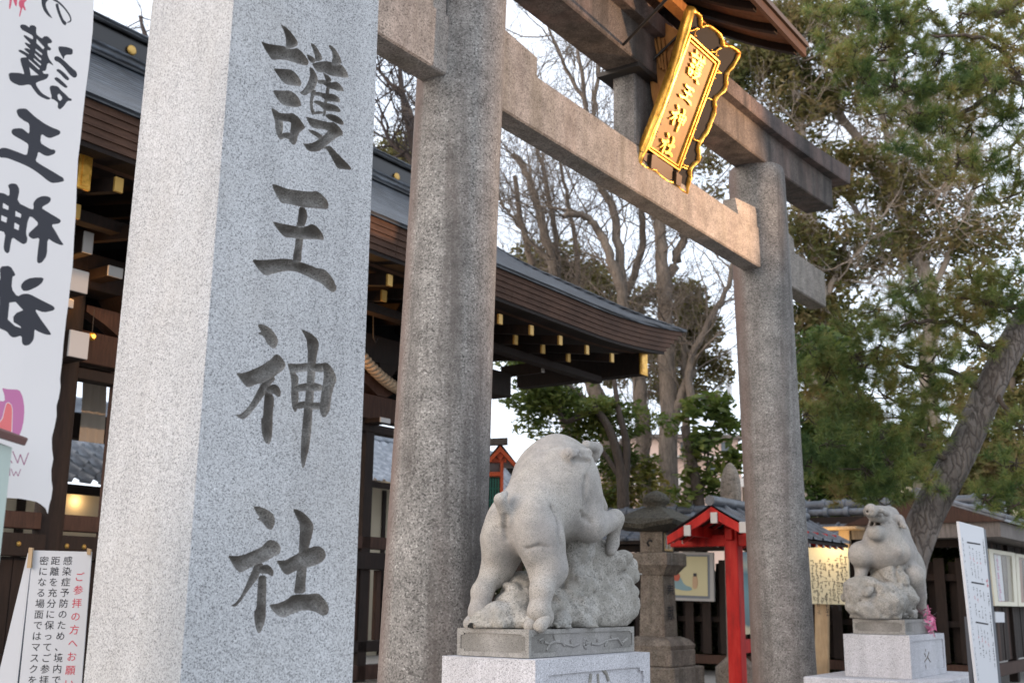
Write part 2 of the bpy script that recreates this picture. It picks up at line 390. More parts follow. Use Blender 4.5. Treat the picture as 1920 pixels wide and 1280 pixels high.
# characters measured from the photograph (pixel outlines of each brush stroke)
def Zm(o, k, L): return [[(o[0] + x / k, o[1] + y / k) for x, y in s] for s in L]
CH_GO = Zm((400, 20), 4, [
 [(500,100),(545,125),(585,165),(615,205),(635,240),(630,262),(600,280),(560,290),(540,300),(545,255),(543,205),(530,155)],
 [(353,228),(400,248),(470,260),(535,268),(560,288),(600,288),(625,280),(655,300),(690,340),(716,380),(710,412),(680,412),(640,400),(590,385),(540,370),(490,368),(440,372),(425,350),(395,305)],
 [(447,433),(510,438),(580,442),(610,462),(640,495),(663,540),(655,570),(610,565),(545,555),(515,530),(485,490)],
 [(443,597),(510,600),(578,600),(615,625),(645,660),(663,715),(630,727),(575,722),(535,715),(500,690),(470,650)],
 [(432,728),(460,740),(495,765),(520,830),(525,870),(515,930),(525,965),(500,970),(480,940),(465,890),(462,830),(445,775)],
 [(460,745),(500,770),(560,772),(595,767),(640,800),(675,850),(692,880),(660,905),(635,930),(625,990),(605,1012),(585,1000),(565,970),(575,920),(580,880),(583,838),(530,830),(480,840),(470,810)],
 [(500,935),(530,915),(580,915),(640,920),(620,960),(570,970),(540,955),(510,968)],
 [(727,245),(755,250),(785,290),(810,335),(818,365),(800,380),(760,385),(762,340),(745,290)],
 [(697,330),(715,332),(740,345),(760,360),(762,395),(735,392),(715,375),(705,350)],
 [(862,260),(885,262),(915,290),(945,335),(963,385),(950,410),(900,415),(885,390),(895,350),(890,310),(873,285)],
 [(738,400),(790,385),(850,378),(890,390),(960,405),(985,430),(1010,475),(1013,505),(980,505),(930,495),(880,490),(830,465),(785,465),(755,430)],
 [(718,425),(745,432),(770,470),(785,510),(780,540),(760,590),(720,620),(690,640),(660,630),(645,612),(670,600),(700,560),(720,510),(727,470)],
 [(820,468),(845,475),(875,500),(888,525),(870,545),(845,530)],
 [(780,520),(840,520),(880,540),(920,532),(950,550),(978,590),(975,608),(940,605),(895,590),(860,585),(830,555),(785,550)],
 [(848,570),(872,575),(868,640),(850,700),(842,790),(822,792),(828,700),(838,640)],
 [(735,590),(775,600),(750,660),(745,720),(765,770),(740,785),(725,740),(722,680)],
 [(745,625),(780,607),(840,622),(900,625),(935,645),(952,672),(948,692),(900,685),(850,680),(800,640),(760,640)],
 [(745,680),(780,672),(830,690),(890,700),(930,718),(955,745),(950,765),(905,758),(840,755),(800,715),(765,700)],
 [(740,765),(780,755),(825,757),(820,775),(780,778),(745,782)],
 [(838,780),(880,775),(930,790),(965,820),(980,845),(970,862),(930,848),(880,825),(845,800)],
 [(692,792),(740,808),(800,822),(870,840),(900,835),(940,865),(970,905),(972,935),(930,950),(880,985),(830,1030),(780,1060),(720,1057),(700,1040),(680,1010),(667,993),(700,1000),(750,990),(800,960),(850,915),(862,902),(820,890),(760,885),(730,870),(710,835)],
 [(703,890),(740,895),(790,915),(825,945),(800,970),(770,945),(730,920)],
 [(820,1035),(850,1015),(880,1015),(920,1060),(970,1110),(1020,1160),(1038,1190),(1020,1197),(980,1190),(935,1188),(910,1150),(880,1090),(850,1040)]])
CH_O = Zm((440, 320), 4.925, [
 [(340,120),(400,135),(470,165),(560,180),(690,195),(755,187),(800,215),(850,265),(870,315),(860,355),(820,355),(750,348),(650,340),(580,328),(500,308),(430,300),(400,255),(365,190)],
 [(595,335),(640,335),(668,380),(672,430),(655,490),(640,520),(560,520),(577,490),(585,420)],
 [(346,467),(420,485),(560,512),(620,525),(680,505),(715,490),(760,515),(800,560),(825,615),(820,642),(770,637),(700,632),(620,635),(540,620),(470,618),(430,585),(385,530)],
 [(565,600),(635,610),(628,680),(618,760),(615,850),(535,860),(540,780),(555,700)],
 [(153,818),(250,825),(360,818),(440,810),(530,818),(610,843),(690,870),(760,900),(820,905),(870,945),(915,1010),(942,1080),(935,1110),(905,1127),(860,1095),(800,1040),(720,1000),(640,960),(560,930),(490,925),(400,938),(300,970),(260,955),(210,900)]])
CH_SHIN = Zm((420, 590), 4.267, [
 [(268,80),(290,72),(330,82),(375,110),(410,155),(432,195),(428,235),(410,270),(385,268),(350,235),(330,200),(315,170),(275,155),(275,143),(298,138),(285,115)],
 [(93,462),(150,467),(230,437),(300,405),(370,360),(400,325),(420,312),(455,330),(485,375),(495,410),(470,445),(420,480),(370,525),(320,545),(260,555),(190,585),(160,555),(125,510)],
 [(300,545),(400,490),(410,520),(370,560),(330,630),(290,690),(240,755),(190,815),(150,840),(110,820),(92,795),(130,795),(180,755),(230,680),(270,600)],
 [(330,600),(395,640),(402,700),(390,780),(390,880),(382,990),(360,1038),(330,1025),(305,960),(297,880),(297,825),(312,820),(318,700)],
 [(330,590),(365,563),(405,553),(440,575),(458,615),(445,660),(425,655),(400,632),(350,630)],
 [(617,118),(640,122),(700,150),(745,190),(762,235),(750,290),(735,380),(730,460),(722,560),(718,660),(708,760),(700,900),(685,1050),(660,1150),(640,1225),(625,1225),(612,1150),(615,1030),(625,900),(640,740),(655,620),(665,500),(668,380),(670,290),(660,200),(640,160)],
 [(503,385),(545,400),(575,470),(600,500),(590,570),(600,650),(590,730),(580,770),(565,780),(545,740),(535,650),(540,560),(530,470)],
 [(510,388),(600,392),(670,382),(760,392),(815,378),(800,460),(720,455),(660,450),(590,460),(540,465),(520,430)],
 [(790,385),(820,380),(860,415),(890,470),(903,520),(880,570),(860,650),(848,760),(820,810),(795,825),(770,790),(765,730),(775,640),(790,560),(800,470)],
 [(560,590),(600,555),(660,545),(720,540),(790,560),(780,610),(720,612),(650,608),(590,615)],
 [(555,735),(590,698),(650,690),(720,700),(790,700),(780,755),(720,757),(650,745),(590,752)]])
CH_SHA = Zm((410, 930), 4.74, [
 [(303,85),(360,90),(410,108),(460,135),(490,165),(502,215),(490,270),(470,298),(445,295),(410,265),(385,225),(340,207),(345,195),(365,190),(335,150)],
 [(78,523),(150,530),(220,520),(300,485),(380,450),(420,405),(450,384),(490,390),(535,415),(555,465),(540,510),(480,540),(420,580),(340,605),(270,640),(190,683),(150,645),(115,590)],
 [(320,600),(400,590),(380,640),(350,730),(290,800),(240,870),(190,940),(145,985),(105,970),(150,945),(200,880),(240,790),(280,700)],
 [(355,700),(425,700),(425,800),(420,950),(418,1080),(400,1150),(360,1225),(335,1190),(320,1120),(313,1030),(335,990),(340,900),(345,800)],
 [(345,640),(380,610),(435,605),(470,630),(492,670),(480,712),(460,705),(430,685),(370,690)],
 [(657,110),(700,115),(750,140),(800,185),(848,255),(835,330),(815,400),(800,470),(790,560),(780,680),(770,780),(775,860),(665,865),(680,780),(688,700),(705,600),(712,500),(715,400),(722,300),(718,235),(690,185)],
 [(508,567),(590,570),(640,540),(700,510),(740,460),(810,458),(850,440),(905,445),(945,480),(955,530),(930,575),(870,610),(780,635),(700,655),(640,685),(610,700),(575,680),(540,620)],
 [(443,960),(520,952),(600,920),(655,875),(720,868),(810,868),(880,857),(920,890),(965,945),(982,1000),(965,1050),(920,1060),(870,1030),(800,1010),(730,1015),(650,1045),(570,1080),(520,1055),(480,1015)]])
CH_TOP = [[(606,-14),(622,-6),(640,-3),(656,-8),(664,-22),(654,-30),(636,-24),(618,-26)]]

# ------------------------------------------------------------------ ground
g = MB(); g.quad((-400, -60, GZ), (400, -60, GZ), (400, 700, GZ), (-400, 700, GZ))
mg = mat('gravel_ground', (.36, .34, .31), .95); v = coords(mg); n_ = noise(mg, v, 55, 4, .7); n2_ = noise(mg, v, .8, 4)
c = ramp(mg, n_, [(.3, (.18, .17, .155)), (.7, (.36, .345, .32))]); c = mixc(mg, 1., c, ramp(mg, n2_, [(.3, G3(.85)), (.7, G3(1.1))]), 'MULTIPLY')
lk(mg, c, bs(mg).inputs['Base Color']); bump(mg, n_, .5, .01)
tag(g.build('ground', mg, local=False), kind='structure')

# ------------------------------------------------------------------ inscribed stone pillar
pc = np.array([-.84274, 3.40211]); pb = radians(45.129); pu = np.array([sin(pb), cos(pb), 0]); pn = np.array([cos(pb), -sin(pb), 0])
def pcor(su, sn, z):
    h = .275 - .00426 * (z - 1.55); c = np.array([pc[0] + .00448 * (z - 1.55), pc[1], 0]); return c + pu * su * h + pn * sn * h + ZZ * z
ZT = 3.75
root = thing('inscribed_stone_pillar', (pc[0], pc[1], GZ), 'tall square pale granite pillar with four big carved black-grey characters, nearest the viewer', 'stone pillar')
A_, B_, C_, D_ = pcor(-1, 1, GZ), pcor(1, 1, GZ), pcor(1, 1, ZT), pcor(-1, 1, ZT)
fn = np.cross(B_ - A_, D_ - A_); fn /= np.linalg.norm(fn)
e1 = (B_ - A_) / np.linalg.norm(B_ - A_); e2 = np.cross(fn, e1)
def f2(p): q = on_plane(p[0], p[1], A_, fn) - A_; return (q @ e1, q @ e2)
frame = [((p - A_) @ e1, (p - A_) @ e2) for p in (A_, B_, C_, D_)]
strokes = []; owner = []
for ci, ch in enumerate((CH_TOP, CH_GO, CH_O, CH_SHIN, CH_SHA)):
    for s_ in ch: strokes.append((chaikin([f2(p) for p in s_], .2), [])); owner.append(ci)
V2, D2, T2, ins = pieces(strokes, frame, .0042, 1)
dep = .030 * np.tanh(D2 * 1.7 / .030)
V3 = A_ + V2[:, :1] * e1 + V2[:, 1:] * e2 - dep[:, None] * fn; T2 = orient(V3, T2, fn); ro = worg(root)
a, b = submesh(V3, T2[~ins]); bo = MB(); bo.add(a, b)
cs = {(su, sn, z): pcor(su, sn, z) for su in (-1, 1) for sn in (-1, 1) for z in (GZ, ZT)}
bo.add([cs[-1, -1, GZ], cs[-1, 1, GZ], cs[-1, 1, ZT], cs[-1, -1, ZT]], [(0, 1, 2, 3)])
bo.add([cs[1, 1, GZ], cs[1, -1, GZ], cs[1, -1, ZT], cs[1, 1, ZT]], [(0, 1, 2, 3)])
bo.add([cs[1, -1, GZ], cs[-1, -1, GZ], cs[-1, -1, ZT], cs[1, -1, ZT]], [(0, 1, 2, 3)])
bo.add([cs[-1, -1, ZT], cs[-1, 1, ZT], cs[1, 1, ZT], cs[1, -1, ZT]], [(0, 1, 2, 3)])
bo.build('shaft', M['pillar'], root)
Ti = T2[ins]; cy = V2[Ti].mean(1)[:, 1]
ys = [np.mean([p[1] for s_, o in zip(strokes, owner) if o == k for p in s_[0]]) for k in range(5)]
near = np.argmin(np.abs(cy[:, None] - np.array(ys)[None]), 1)
for k, lb in enumerate(['lower edge of a carved character cut off by the frame', 'carved character with many strokes at the top', 'carved three-bar character', 'carved third character', 'carved lowest character']):
    a, b = submesh(V3, Ti[near == k])
    if len(b): tag(link('carved_character', raw_mesh('carved_character', a - ro, b, M['carved'], smooth=True), root), lb)

# ------------------------------------------------------------------ torii gate
root = thing('torii_gate', P(0, 0, GZ), 'large weathered granite torii gate with two round posts, spanning the picture', 'torii gate')
SP = 5.411; LEAN = .04094
def post_c(k, z): return P(LEAN * (z - 1.55) if k == 0 else SP - LEAN * (z - 1.55), 0, z)
for k in (0, 1):
    mb = MB(); zs = np.concatenate([[GZ], np.linspace(.6, 5.3, 12), [5.5, 5.7, 5.84, 5.9, 5.93]])
    secs = []
    for z in zs:
        r = .300 - .0032 * (z - 1.55)
        if z > 5.88: r -= (z - 5.88) * .3
        r += .004 * sin(z * 1.3 + k)
        secs.append([post_c(k, z) + r * (UU * cos(t) + NN * sin(t)) for t in np.linspace(0, 2 * pi, 57)[:-1]])
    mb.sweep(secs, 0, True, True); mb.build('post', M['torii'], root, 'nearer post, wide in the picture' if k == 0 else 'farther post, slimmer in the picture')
def beam(name, s0, s1, prof, m_, fz=lambda s: 0., ft=lambda s: 0., n=40, bev=.012, tilt=0.):
    """prof: list of (n,z,top?) ccw seen from +s"""
    mb = MB(); secs = []
    for s_ in np.linspace(s0, s1, n):
        d = 0.; e = (s_ - s0) / (s1 - s0)
        ring = []
        for (nn, z, top) in prof:
            zz = z + fz(s_) + (ft(s_) if top else 0)
            ss = s_ + tilt * (zz - prof[0][1]) * (2 * e - 1)
            ring.append(P(ss, nn, zz))
        secs.append(ring)
    mb.sweep(secs, 0); return mb.build(name, m_, root)
def bevrect(n0, n1, z0, z1, b=.012):
    return [(n0 + b, z0, 0), (n1 - b, z0, 0), (n1, z0 + b, 0), (n1, z1 - b, 1), (n1 - b, z1, 1), (n0 + b, z1, 1), (n0, z1 - b, 1), (n0, z0 + b, 0)]
beam('tie_beam', -1.5, 6.91, bevrect(-.10, .10, 4.803, 5.225), M['beam'])
sori = lambda s: .12 * (max(0, abs(s - 2.7) - 1.) / 3.3) ** 2
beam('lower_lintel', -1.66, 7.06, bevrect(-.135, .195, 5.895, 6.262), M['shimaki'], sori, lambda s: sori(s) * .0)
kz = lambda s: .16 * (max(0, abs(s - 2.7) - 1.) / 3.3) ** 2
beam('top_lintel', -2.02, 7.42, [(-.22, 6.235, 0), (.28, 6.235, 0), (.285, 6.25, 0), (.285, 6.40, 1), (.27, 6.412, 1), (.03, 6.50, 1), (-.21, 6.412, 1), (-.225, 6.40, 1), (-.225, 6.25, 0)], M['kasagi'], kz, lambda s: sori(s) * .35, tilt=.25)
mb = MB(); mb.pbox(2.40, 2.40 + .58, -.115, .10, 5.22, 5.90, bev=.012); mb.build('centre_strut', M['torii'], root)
for (sa, sb) in ((.14, .93), (5.28, 4.52), (-.14, -.9), (5.6, 6.02)):
    mb = MB(); h0, h1 = 5.46, 5.395
    q = [P(sa, -.075, 5.226), P(sb, -.075, 5.226), P(sb, .088, 5.226), P(sa, .088, 5.226), P(sa, -.075, h0), P(sb + .03 * (1 if sb > sa else -1), -.06, h1), P(sb + .03 * (1 if sb > sa else -1), .07, h1), P(sa, .088, h0)]
    mb.hexa(q); mb.build('wedge', M['beam'], root)

# ------------------------------------------------------------------ golden plaque
TL_ = radians(24); PB = P(*TP(1239, 300, .125)); pe1 = UU; pe2 = ZZ * cos(TL_) + NN * sin(TL_); pe3 = NN * cos(TL_) - ZZ * sin(TL_)
def PL(x, y, off=0.):
    q = on_plane(x, y, PB + pe3 * off, pe3) - PB; return (q @ pe1, q @ pe2)
def P3(a, b, off): return PB + pe1 * a + pe2 * b + pe3 * off
plaq = thing('shrine_name_plaque', PB, 'gilded framed name plaque with raised gold characters, tilted forward at the middle of the torii', 'plaque')
outl = [(1295,10),(1303,20),(1311,28),(1312,38),(1311,47),(1317,45),(1324,44),(1334,50),(1346,60),(1352,72),(1353,83),(1358,83),(1368,84),(1378,91),(1385,97),(1380,110),(1371,126),(1361,137),(1359,148),(1360,158),(1355,172),(1341,183),(1337,190),(1339,200),(1336,216),(1329,233),(1325,245),(1317,257),(1309,268),(1307,276),(1309,290),(1307,303),(1297,311),(1291,318),(1293,330),(1288,348),(1284,365),(1274,359),(1267,353),(1262,345),(1250,343),(1236,335),(1224,322),(1216,318),(1206,316),(1198,311),(1190,305),(1199,286),(1212,258),(1232,207),(1250,158),(1262,122),(1277,70)]
O2 = np.array([PL(x, y) for x, y in outl])
def signed(p): q = np.roll(p, -1, 0); return .5 * np.sum(p[:, 0] * q[:, 1] - q[:, 0] * p[:, 1])
if signed(O2) < 0: O2 = O2[::-1]
O2 = chaikin(O2, .18)
def offset(poly, w_):
    a = np.roll(poly, 1, 0); b = np.roll(poly, -1, 0); t = b - a; t /= np.linalg.norm(t, axis=1)[:, None] + 1e-9
    n = np.stack([-t[:, 1], t[:, 0]], 1); return poly + n * np.asarray(w_)[:, None]
amin = O2[:, 0].min(); leftness = np.clip((.10 - (O2[:, 0] - amin)) / .10, 0, 1); 
wv = .026 + .040 * leftness + .006 * np.sin(np.arange(len(O2)) * 2.4)
I2 = offset(O2, wv)
def extr(name, polys, z0, z1, m_, parent, sm=False):
    lo = np.min([np.min(o, 0) for o, _ in polys], 0) - .02; hi = np.max([np.max(o, 0) for o, _ in polys], 0) + .02
    V, D, T_, ins = pieces(polys, [(lo[0], lo[1]), (hi[0], lo[1]), (hi[0], hi[1]), (lo[0], hi[1])], .02, 0)
    T_ = T_[ins]; mb = MB(); top = [P3(a, b, z1) for a, b in V]; T_ = orient(np.array(top), T_, pe3); mb.add(top, T_)
    from collections import Counter
    E = Counter(); 
    for t in T_:
        for i in range(3): E[(t[i], t[(i + 1) % 3])] += 1
    bot = [P3(a, b, z0) for a, b in V]; k = len(V); F = [(b_, a_, a_ + k, b_ + k) for (a_, b_) in E if (b_, a_) not in E]
    mb.add(top + bot, F); return mb.build(name, m_, parent)
extr('backing_board', [(offset(O2, np.full(len(O2), .008)), [])], -.03, .004, mat('matt_black_backing', (.014, .013, .014), .75, 0, .2), plaq)
mb = MB(); secs = []
for i in range(len(O2)):
    bumpy = .008 * sin(i * 2.4); o = O2[i]; n = I2[i]
    secs.append([P3(*o, -.045), P3(*o, .02), P3(*(o * .75 + n * .25), .036 + bumpy * .6), P3(*(o * .25 + n * .75), .036 + bumpy * .6), P3(*n, .016), P3(*n, -.01)])
secs.append(secs[0]); mb.sweep(secs, 0, False, True); mb.build('scalloped_frame', M['gold'], plaq)
Q = [PL(*p) for p in ((1286, 62.5), (1343, 112.5), (1268, 322), (1210, 278))]   # TL TR BR BL
Q = [np.array(q) for q in Q]
la = (Q[0][0] + Q[3][0]) / 2; ra = (Q[1][0] + Q[2][0]) / 2; tb = (Q[0][1] + Q[1][1]) / 2; bb_ = (Q[2][1] + Q[3][1]) / 2
def rectring(d, w_, z, h, m_, nm):
    mb = MB(); 
    def bx(a0, a1, b0, b1): mb.box(P3((a0 + a1) / 2, (b0 + b1) / 2, z), pe1 * (a1 - a0) / 2, pe2 * (b1 - b0) / 2, pe3 * h / 2, 0, .003)
    bx(la + d, la + d + w_, bb_ + d, tb - d); bx(ra - d - w_, ra - d, bb_ + d, tb - d)
    bx(la + d + w_, ra - d - w_, bb_ + d, bb_ + d + w_); bx(la + d + w_, ra - d - w_, tb - d - w_, tb - d); mb.build(nm, m_, plaq)
rectring(0, .018, .02, .04, M['gold'], 'outer_border'); rectring(.03, .014, .014, .03, M['gold'], 'inner_border')
mpn = mat('bronze_lacquer_panel', (.3, .14, .04), .5, .15, .3); v = coords(mpn, (1, 1, 1)); n_ = noise(mpn, v, 5, 3); lk(mpn, ramp(mpn, n_, [(.3, (.15, .080, .020)), (.7, (.27, .155, .042))]), bs(mpn).inputs['Base Color'])
mb = MB(); mb.box(P3((la + ra) / 2, (tb + bb_) / 2, .004), pe1 * ((ra - la) / 2 - .045), pe2 * ((tb - bb_) / 2 - .045), pe3 * .005, 0); mb.build('panel', mpn, plaq)
# raised characters, proportions of the brush strokes as carved on the pillar
slots = [((1300.5,101),.150,.17,CH_GO),((1281,178),.118,.12,CH_O),((1263.5,233),.135,.17,CH_SHIN),((1248,275),.125,.15,CH_SHA)]
slots_px = [((1300,124),.165,.235),((1284,175),.14,.135),((1266,222),.15,.205),((1247,272),.145,.185)]
for (cpx, w_, h_), ch in zip(slots_px, (CH_GO, CH_O, CH_SHIN, CH_SHA)):
    allp = np.array([f2(p) for s_ in ch for p in s_]); lo, hi = allp.min(0), allp.max(0); cc = PL(*cpx)
    polys = [(chaikin([((q - lo) / (hi - lo) - .5) * (w_ * 1.75, h_) + cc for q in np.array([f2(p) for p in s_])], .2), []) for s_ in ch]
    polys = [(o, []) for o, _ in polys]
    extr('raised_character', polys, .006, .030, M['gold'], plaq)
mb = MB()      # small dark column of old brushwork at the left margin
for i, (x, y) in enumerate(((1252,191),(1247,199),(1243,206),(1241,216),(1238,224),(1236,232),(1232,240),(1230,248),(1227,254))):
    a_, b_ = PL(x, y)
    for j in range(3): mb.box(P3(a_ + .012 * ((i * j) % 3 - 1), b_ + .011 * (j - 1), .0115), pe1 * (.012 + .004 * ((i + j) % 2)), pe2 * .0022, pe3 * .002)
    mb.box(P3(a_, b_, .0115), pe1 * .002, pe2 * .014, pe3 * .002)
mb.build('small_dark_brushwork', M['bracket'], plaq)
for pts in (((1222,290),(1232,290),(1229,318),(1220,315)), ((1268,322),(1278,330),(1276,350),(1267,345))):
    mb = MB(); q = [PL(*p, .05) for p in pts]; mb.hexa([P3(*p, .0) for p in q] + [P3(*p, .055) for p in q]); mb.build('bracket', M['bracket'], plaq)
for pts in (((1231,293),(1262,314),(1262,338),(1244,333),(1231,318)),((1205,284),(1221,290),(1219,308),(1208,300))):
    q = [PL(*p, .03) for p in pts]; mb = MB(); k = len(q); mb.sweep([[P3(*p, .0) for p in q], [P3(*p, .028) for p in q]]); mb.build('lower_panel', M['bracket'], plaq)
def curl(pts, r0=.008):
    mb = MB(); pts = chaikin(pts, .25, 0); mb.tube([P3(*PL(*p, .02), .02) for p in pts], list(np.linspace(r0, r0 * .6, len(pts))), 6); mb.build('gilded_scroll', M['gold'], plaq)
for c_ in ([(1352,137),(1347,134),(1344,128),(1346,122),(1350,119)], [(1352,137),(1343,136),(1338,141),(1338,146),(1342,147)], [(1334,187),(1328,184),(1320,188),(1317,196),(1319,201)], [(1310,265),(1301,262),(1298,252),(1299,244),(1305,242)], [(1290,312),(1282,310),(1278,302),(1280,297),(1285,297)], [(1288,317),(1280,313),(1273,317),(1272,323)],
            [(1310,54),(1304,58),(1302,66),(1306,68)], [(1308,53),(1297,58),(1290,58),(1292,54)], [(1352,90),(1345,94),(1342,103),(1347,105)], [(1350,90),(1340,98),(1334,97),(1335,93)]): curl(c_)
# wooden box that carries the plaque, seen edge-on between strut and frame
sd_ = [(1217,58),(1222,60),(1234,58),(1231,35),(1243,41),(1262,52),(1285,66),(1285,85),(1245,175),(1228,205),(1222,180),(1219,150),(1233,157),(1230,118),(1222,112),(1224,90)]
q = [TS(x, y, 2.62)[1:] for x, y in sd_]
V_ = [P(2.62, a_, b_) for a_, b_ in q]; mb = MB(); mb.sweep([[P(2.62, a_, b_) for a_, b_ in q], [P(2.665, a_, b_) for a_, b_ in q]]); mb.build('side_board', M['owood'], plaq)
for i in range(3):
    a_ = P(*TS(1226 + 9 * i, 66 + 4 * i, 2.60)); b_ = P(*TS(1240 + 5 * i, 128 + 4 * i, 2.60)); mb = MB(); mb.bar(a_, b_, .02, .02); mb.build('side_batten', M['owood'], plaq)
rod = MB(); rod.tube([P(*TP(1209, 127, .12)), P(*TP(1273, 66, .42))], .012, 8); rod.build('stay_rod', M['iron'], plaq)
rod = MB(); rod.tube([P(*TP(1169, 84, .2)), P(*TP(1256, -8, .9))], .013, 8); rod.build('stay_rod', M['iron'], plaq)
mb = MB(); mb.box(P(2.66, -.01, 5.878), UU * .36, NN * .20, ZZ * .02); mb.build('iron_strap', M['iron'], plaq)

# ------------------------------------------------------------------ little roof over the plaque
can = thing('plaque_canopy_roof', P(2.7, .2, 6.45), 'small wooden canopy roof on top of the torii above the plaque', 'canopy roof')
S0, S1 = 1.48, 3.93; EN, EZ, RZ = 1.0, 6.475, 7.05
def slope(nn): return EZ + (RZ - EZ) * (1 - abs(nn) / EN) ** 1.15
for side, EN2 in ((1, EN), (-1, .36)):
    nb_ = 14
    for i in range(nb_):
        a_, b_ = S0 + (S1 - S0) * i / nb_ + .004, S0 + (S1 - S0) * (i + 1) / nb_ - .004
        mb = MB(); secs = [[P(a_, side * n, slope(n)), P(b_, side * n, slope(n)), P(b_, side * n, slope(n) + .02), P(a_, side * n, slope(n) + .02)] for n in np.linspace(.0, EN2, 6)]
        mb.sweep(secs); mb.build('roof_plank', M['canwood'], can)
    mb = MB(); secs = [[P(S0 - .06, side * n, slope(min(n, EN)) + .028), P(S1 + .06, side * n, slope(min(n, EN)) + .028), P(S1 + .06, side * n, slope(min(n, EN)) + .075), P(S0 - .06, side * n, slope(min(n, EN)) + .075)] for n in np.linspace(0, EN2 + .06, 7)]
    mb.sweep(secs); mb.build('copper_roofing', M['bracket'], can)
    for i in range(6):
        s_ = S0 + .06 + (S1 - S0 - .12) * i / 5
        mb = MB(); mb.sweep([[P(s_ - .035, side * n, slope(n) - .075), P(s_ + .035, side * n, slope(n) - .075), P(s_ + .035, side * n, slope(n) - .003), P(s_ - .035, side * n, slope(n) - .003)] for n in np.linspace(.02, EN2 - .03, 5)]); mb.build('rafter', M['dwood'], can)
    mb = MB(); mb.pbox(S0 - .05, S1 + .05, *sorted((side * EN2, side * (EN2 + .035))), slope(EN2) - .06, slope(EN2) + .025); mb.build('eave_board', M['rwood'], can)
mb = MB(); mb.pbox(S0 - .08, S1 + .08, -.09, .09, RZ + .03, RZ + .16, 0, .02); mb.build('ridge_cap', M['bracket'], can)
for s_ in (2.0, 3.4): mb = MB(); mb.pbox(s_ - .05, s_ + .05, -.08, .08, 6.50, 7.0); mb.build('ridge_prop', M['dwood'], can)
mb = MB(); mb.pbox(S0, S1, .28, .38, 6.52, 6.62); mb.build('purlin', M['owood'], can)

# ------------------------------------------------------------------ printed cloth banner (seen from behind, so its writing is mirrored)
M['cloth'] = mat('white_banner_cloth', (.74, .725, .725), .85); _b = bs(M['cloth'])
_t = nd(M['cloth'], 'ShaderNodeBsdfTranslucent'); _t.inputs[0].default_value = (.72, .70, .70, 1); _mx = nd(M['cloth'], 'ShaderNodeMixShader'); _mx.inputs[0].default_value = .35
lk(M['cloth'], _b.outputs[0], _mx.inputs[1]); lk(M['cloth'], _t.outputs[0], _mx.inputs[2]); lk(M['cloth'], _mx.outputs[0], M['cloth'].node_tree.nodes['Material Output'].inputs[0])
M['clothink'] = mat('banner_dark_print', (.035, .036, .045), .85); M['clothred'] = mat('banner_pink_print', (.60, .10, .16), .85)
M['clothpurple'] = mat('banner_purple_print', (.50, .17, .33), .85); M['clothcoral'] = mat('banner_coral_print', (.72, .17, .17), .85); M['clothtext'] = mat('banner_plum_print', (.33, .12, .20), .85)
BN0 = P(0, 0, 0) + UU * 0; bo_ = at(80, 500, 2.75)
bu = np.array([sin(radians(40)), cos(radians(40)), 0]); bnn = np.array([cos(radians(40)), -sin(radians(40)), 0])
def bn2(p): q = on_plane(p[0], p[1], bo_, bnn) - bo_; return np.array([q @ bu, q[2]])
E_, F_, G_, H_ = ((0, 0), 5.817), ((0, 190), 5.817), ((0, 340), 4), ((0, 690), 4.573)
def tr(ref, s): return [(ref[0][0] + x / ref[1], ref[0][1] + y / ref[1]) for x, y in s]
bprint = []   # (material index, outer, holes)
def ap(mi, ref, o, hs=()): bprint.append((mi, chaikin([bn2(p) for p in tr(ref, o)], .2), [np.array([bn2(p) for p in tr(ref, h)]) for h in hs]))
ap(1, E_, [(425,-40),(600,-40),(540,0),(490,25),(470,60),(480,110),(510,165),(550,225),(500,195),(455,140),(428,70)])
ap(1, E_, [(572,65),(605,58),(615,110),(640,180),(665,235),(700,265),(690,300),(655,280),(620,210),(592,140)])
ap(1, E_, [(545,0),(610,32),(680,100),(740,180),(757,235),(742,262),(702,270),(704,260),(732,248),(740,230),(725,190),(670,115),(600,52),(540,22)])
ap(2, E_, [(105,-20),(130,-20),(120,60),(112,100),(97,100)]); ap(2, E_, [(132,-20),(180,-20),(177,75),(165,75),(150,40)])
ap(2, E_, [(195,50),(203,5),(285,8),(245,48),(272,125),(255,125),(235,85),(212,190),(200,185),(215,100),(200,75)])
ap(1, E_, [(612,525),(640,520),(720,530),(775,550),(773,610),(690,612),(675,665),(650,620),(620,570)])
ap(1, E_, [(570,640),(600,622),(640,640),(700,690),(760,745),(820,790),(832,830),(815,855),(790,858),(740,820),(680,745),(620,690),(580,675)])
ap(1, E_, [(597,770),(625,762),(680,800),(730,850),(745,875),(725,888),(690,870),(640,815),(605,790)])
ap(1, E_, [(577,860),(610,850),(660,890),(715,940),(727,960),(705,970),(670,950),(620,910),(585,880)])
ap(1, E_, [(530,960),(550,938),(620,950),(650,990),(720,1050),(740,1075),(775,1085),(770,1108),(725,1108),(690,1160),(650,1200),(630,1195),(617,1170),(625,1130),(575,1090),(548,1085),(555,1060),(540,1010)], [[(615,1045),(635,1030),(665,1065),(665,1090),(645,1108),(625,1090)]])
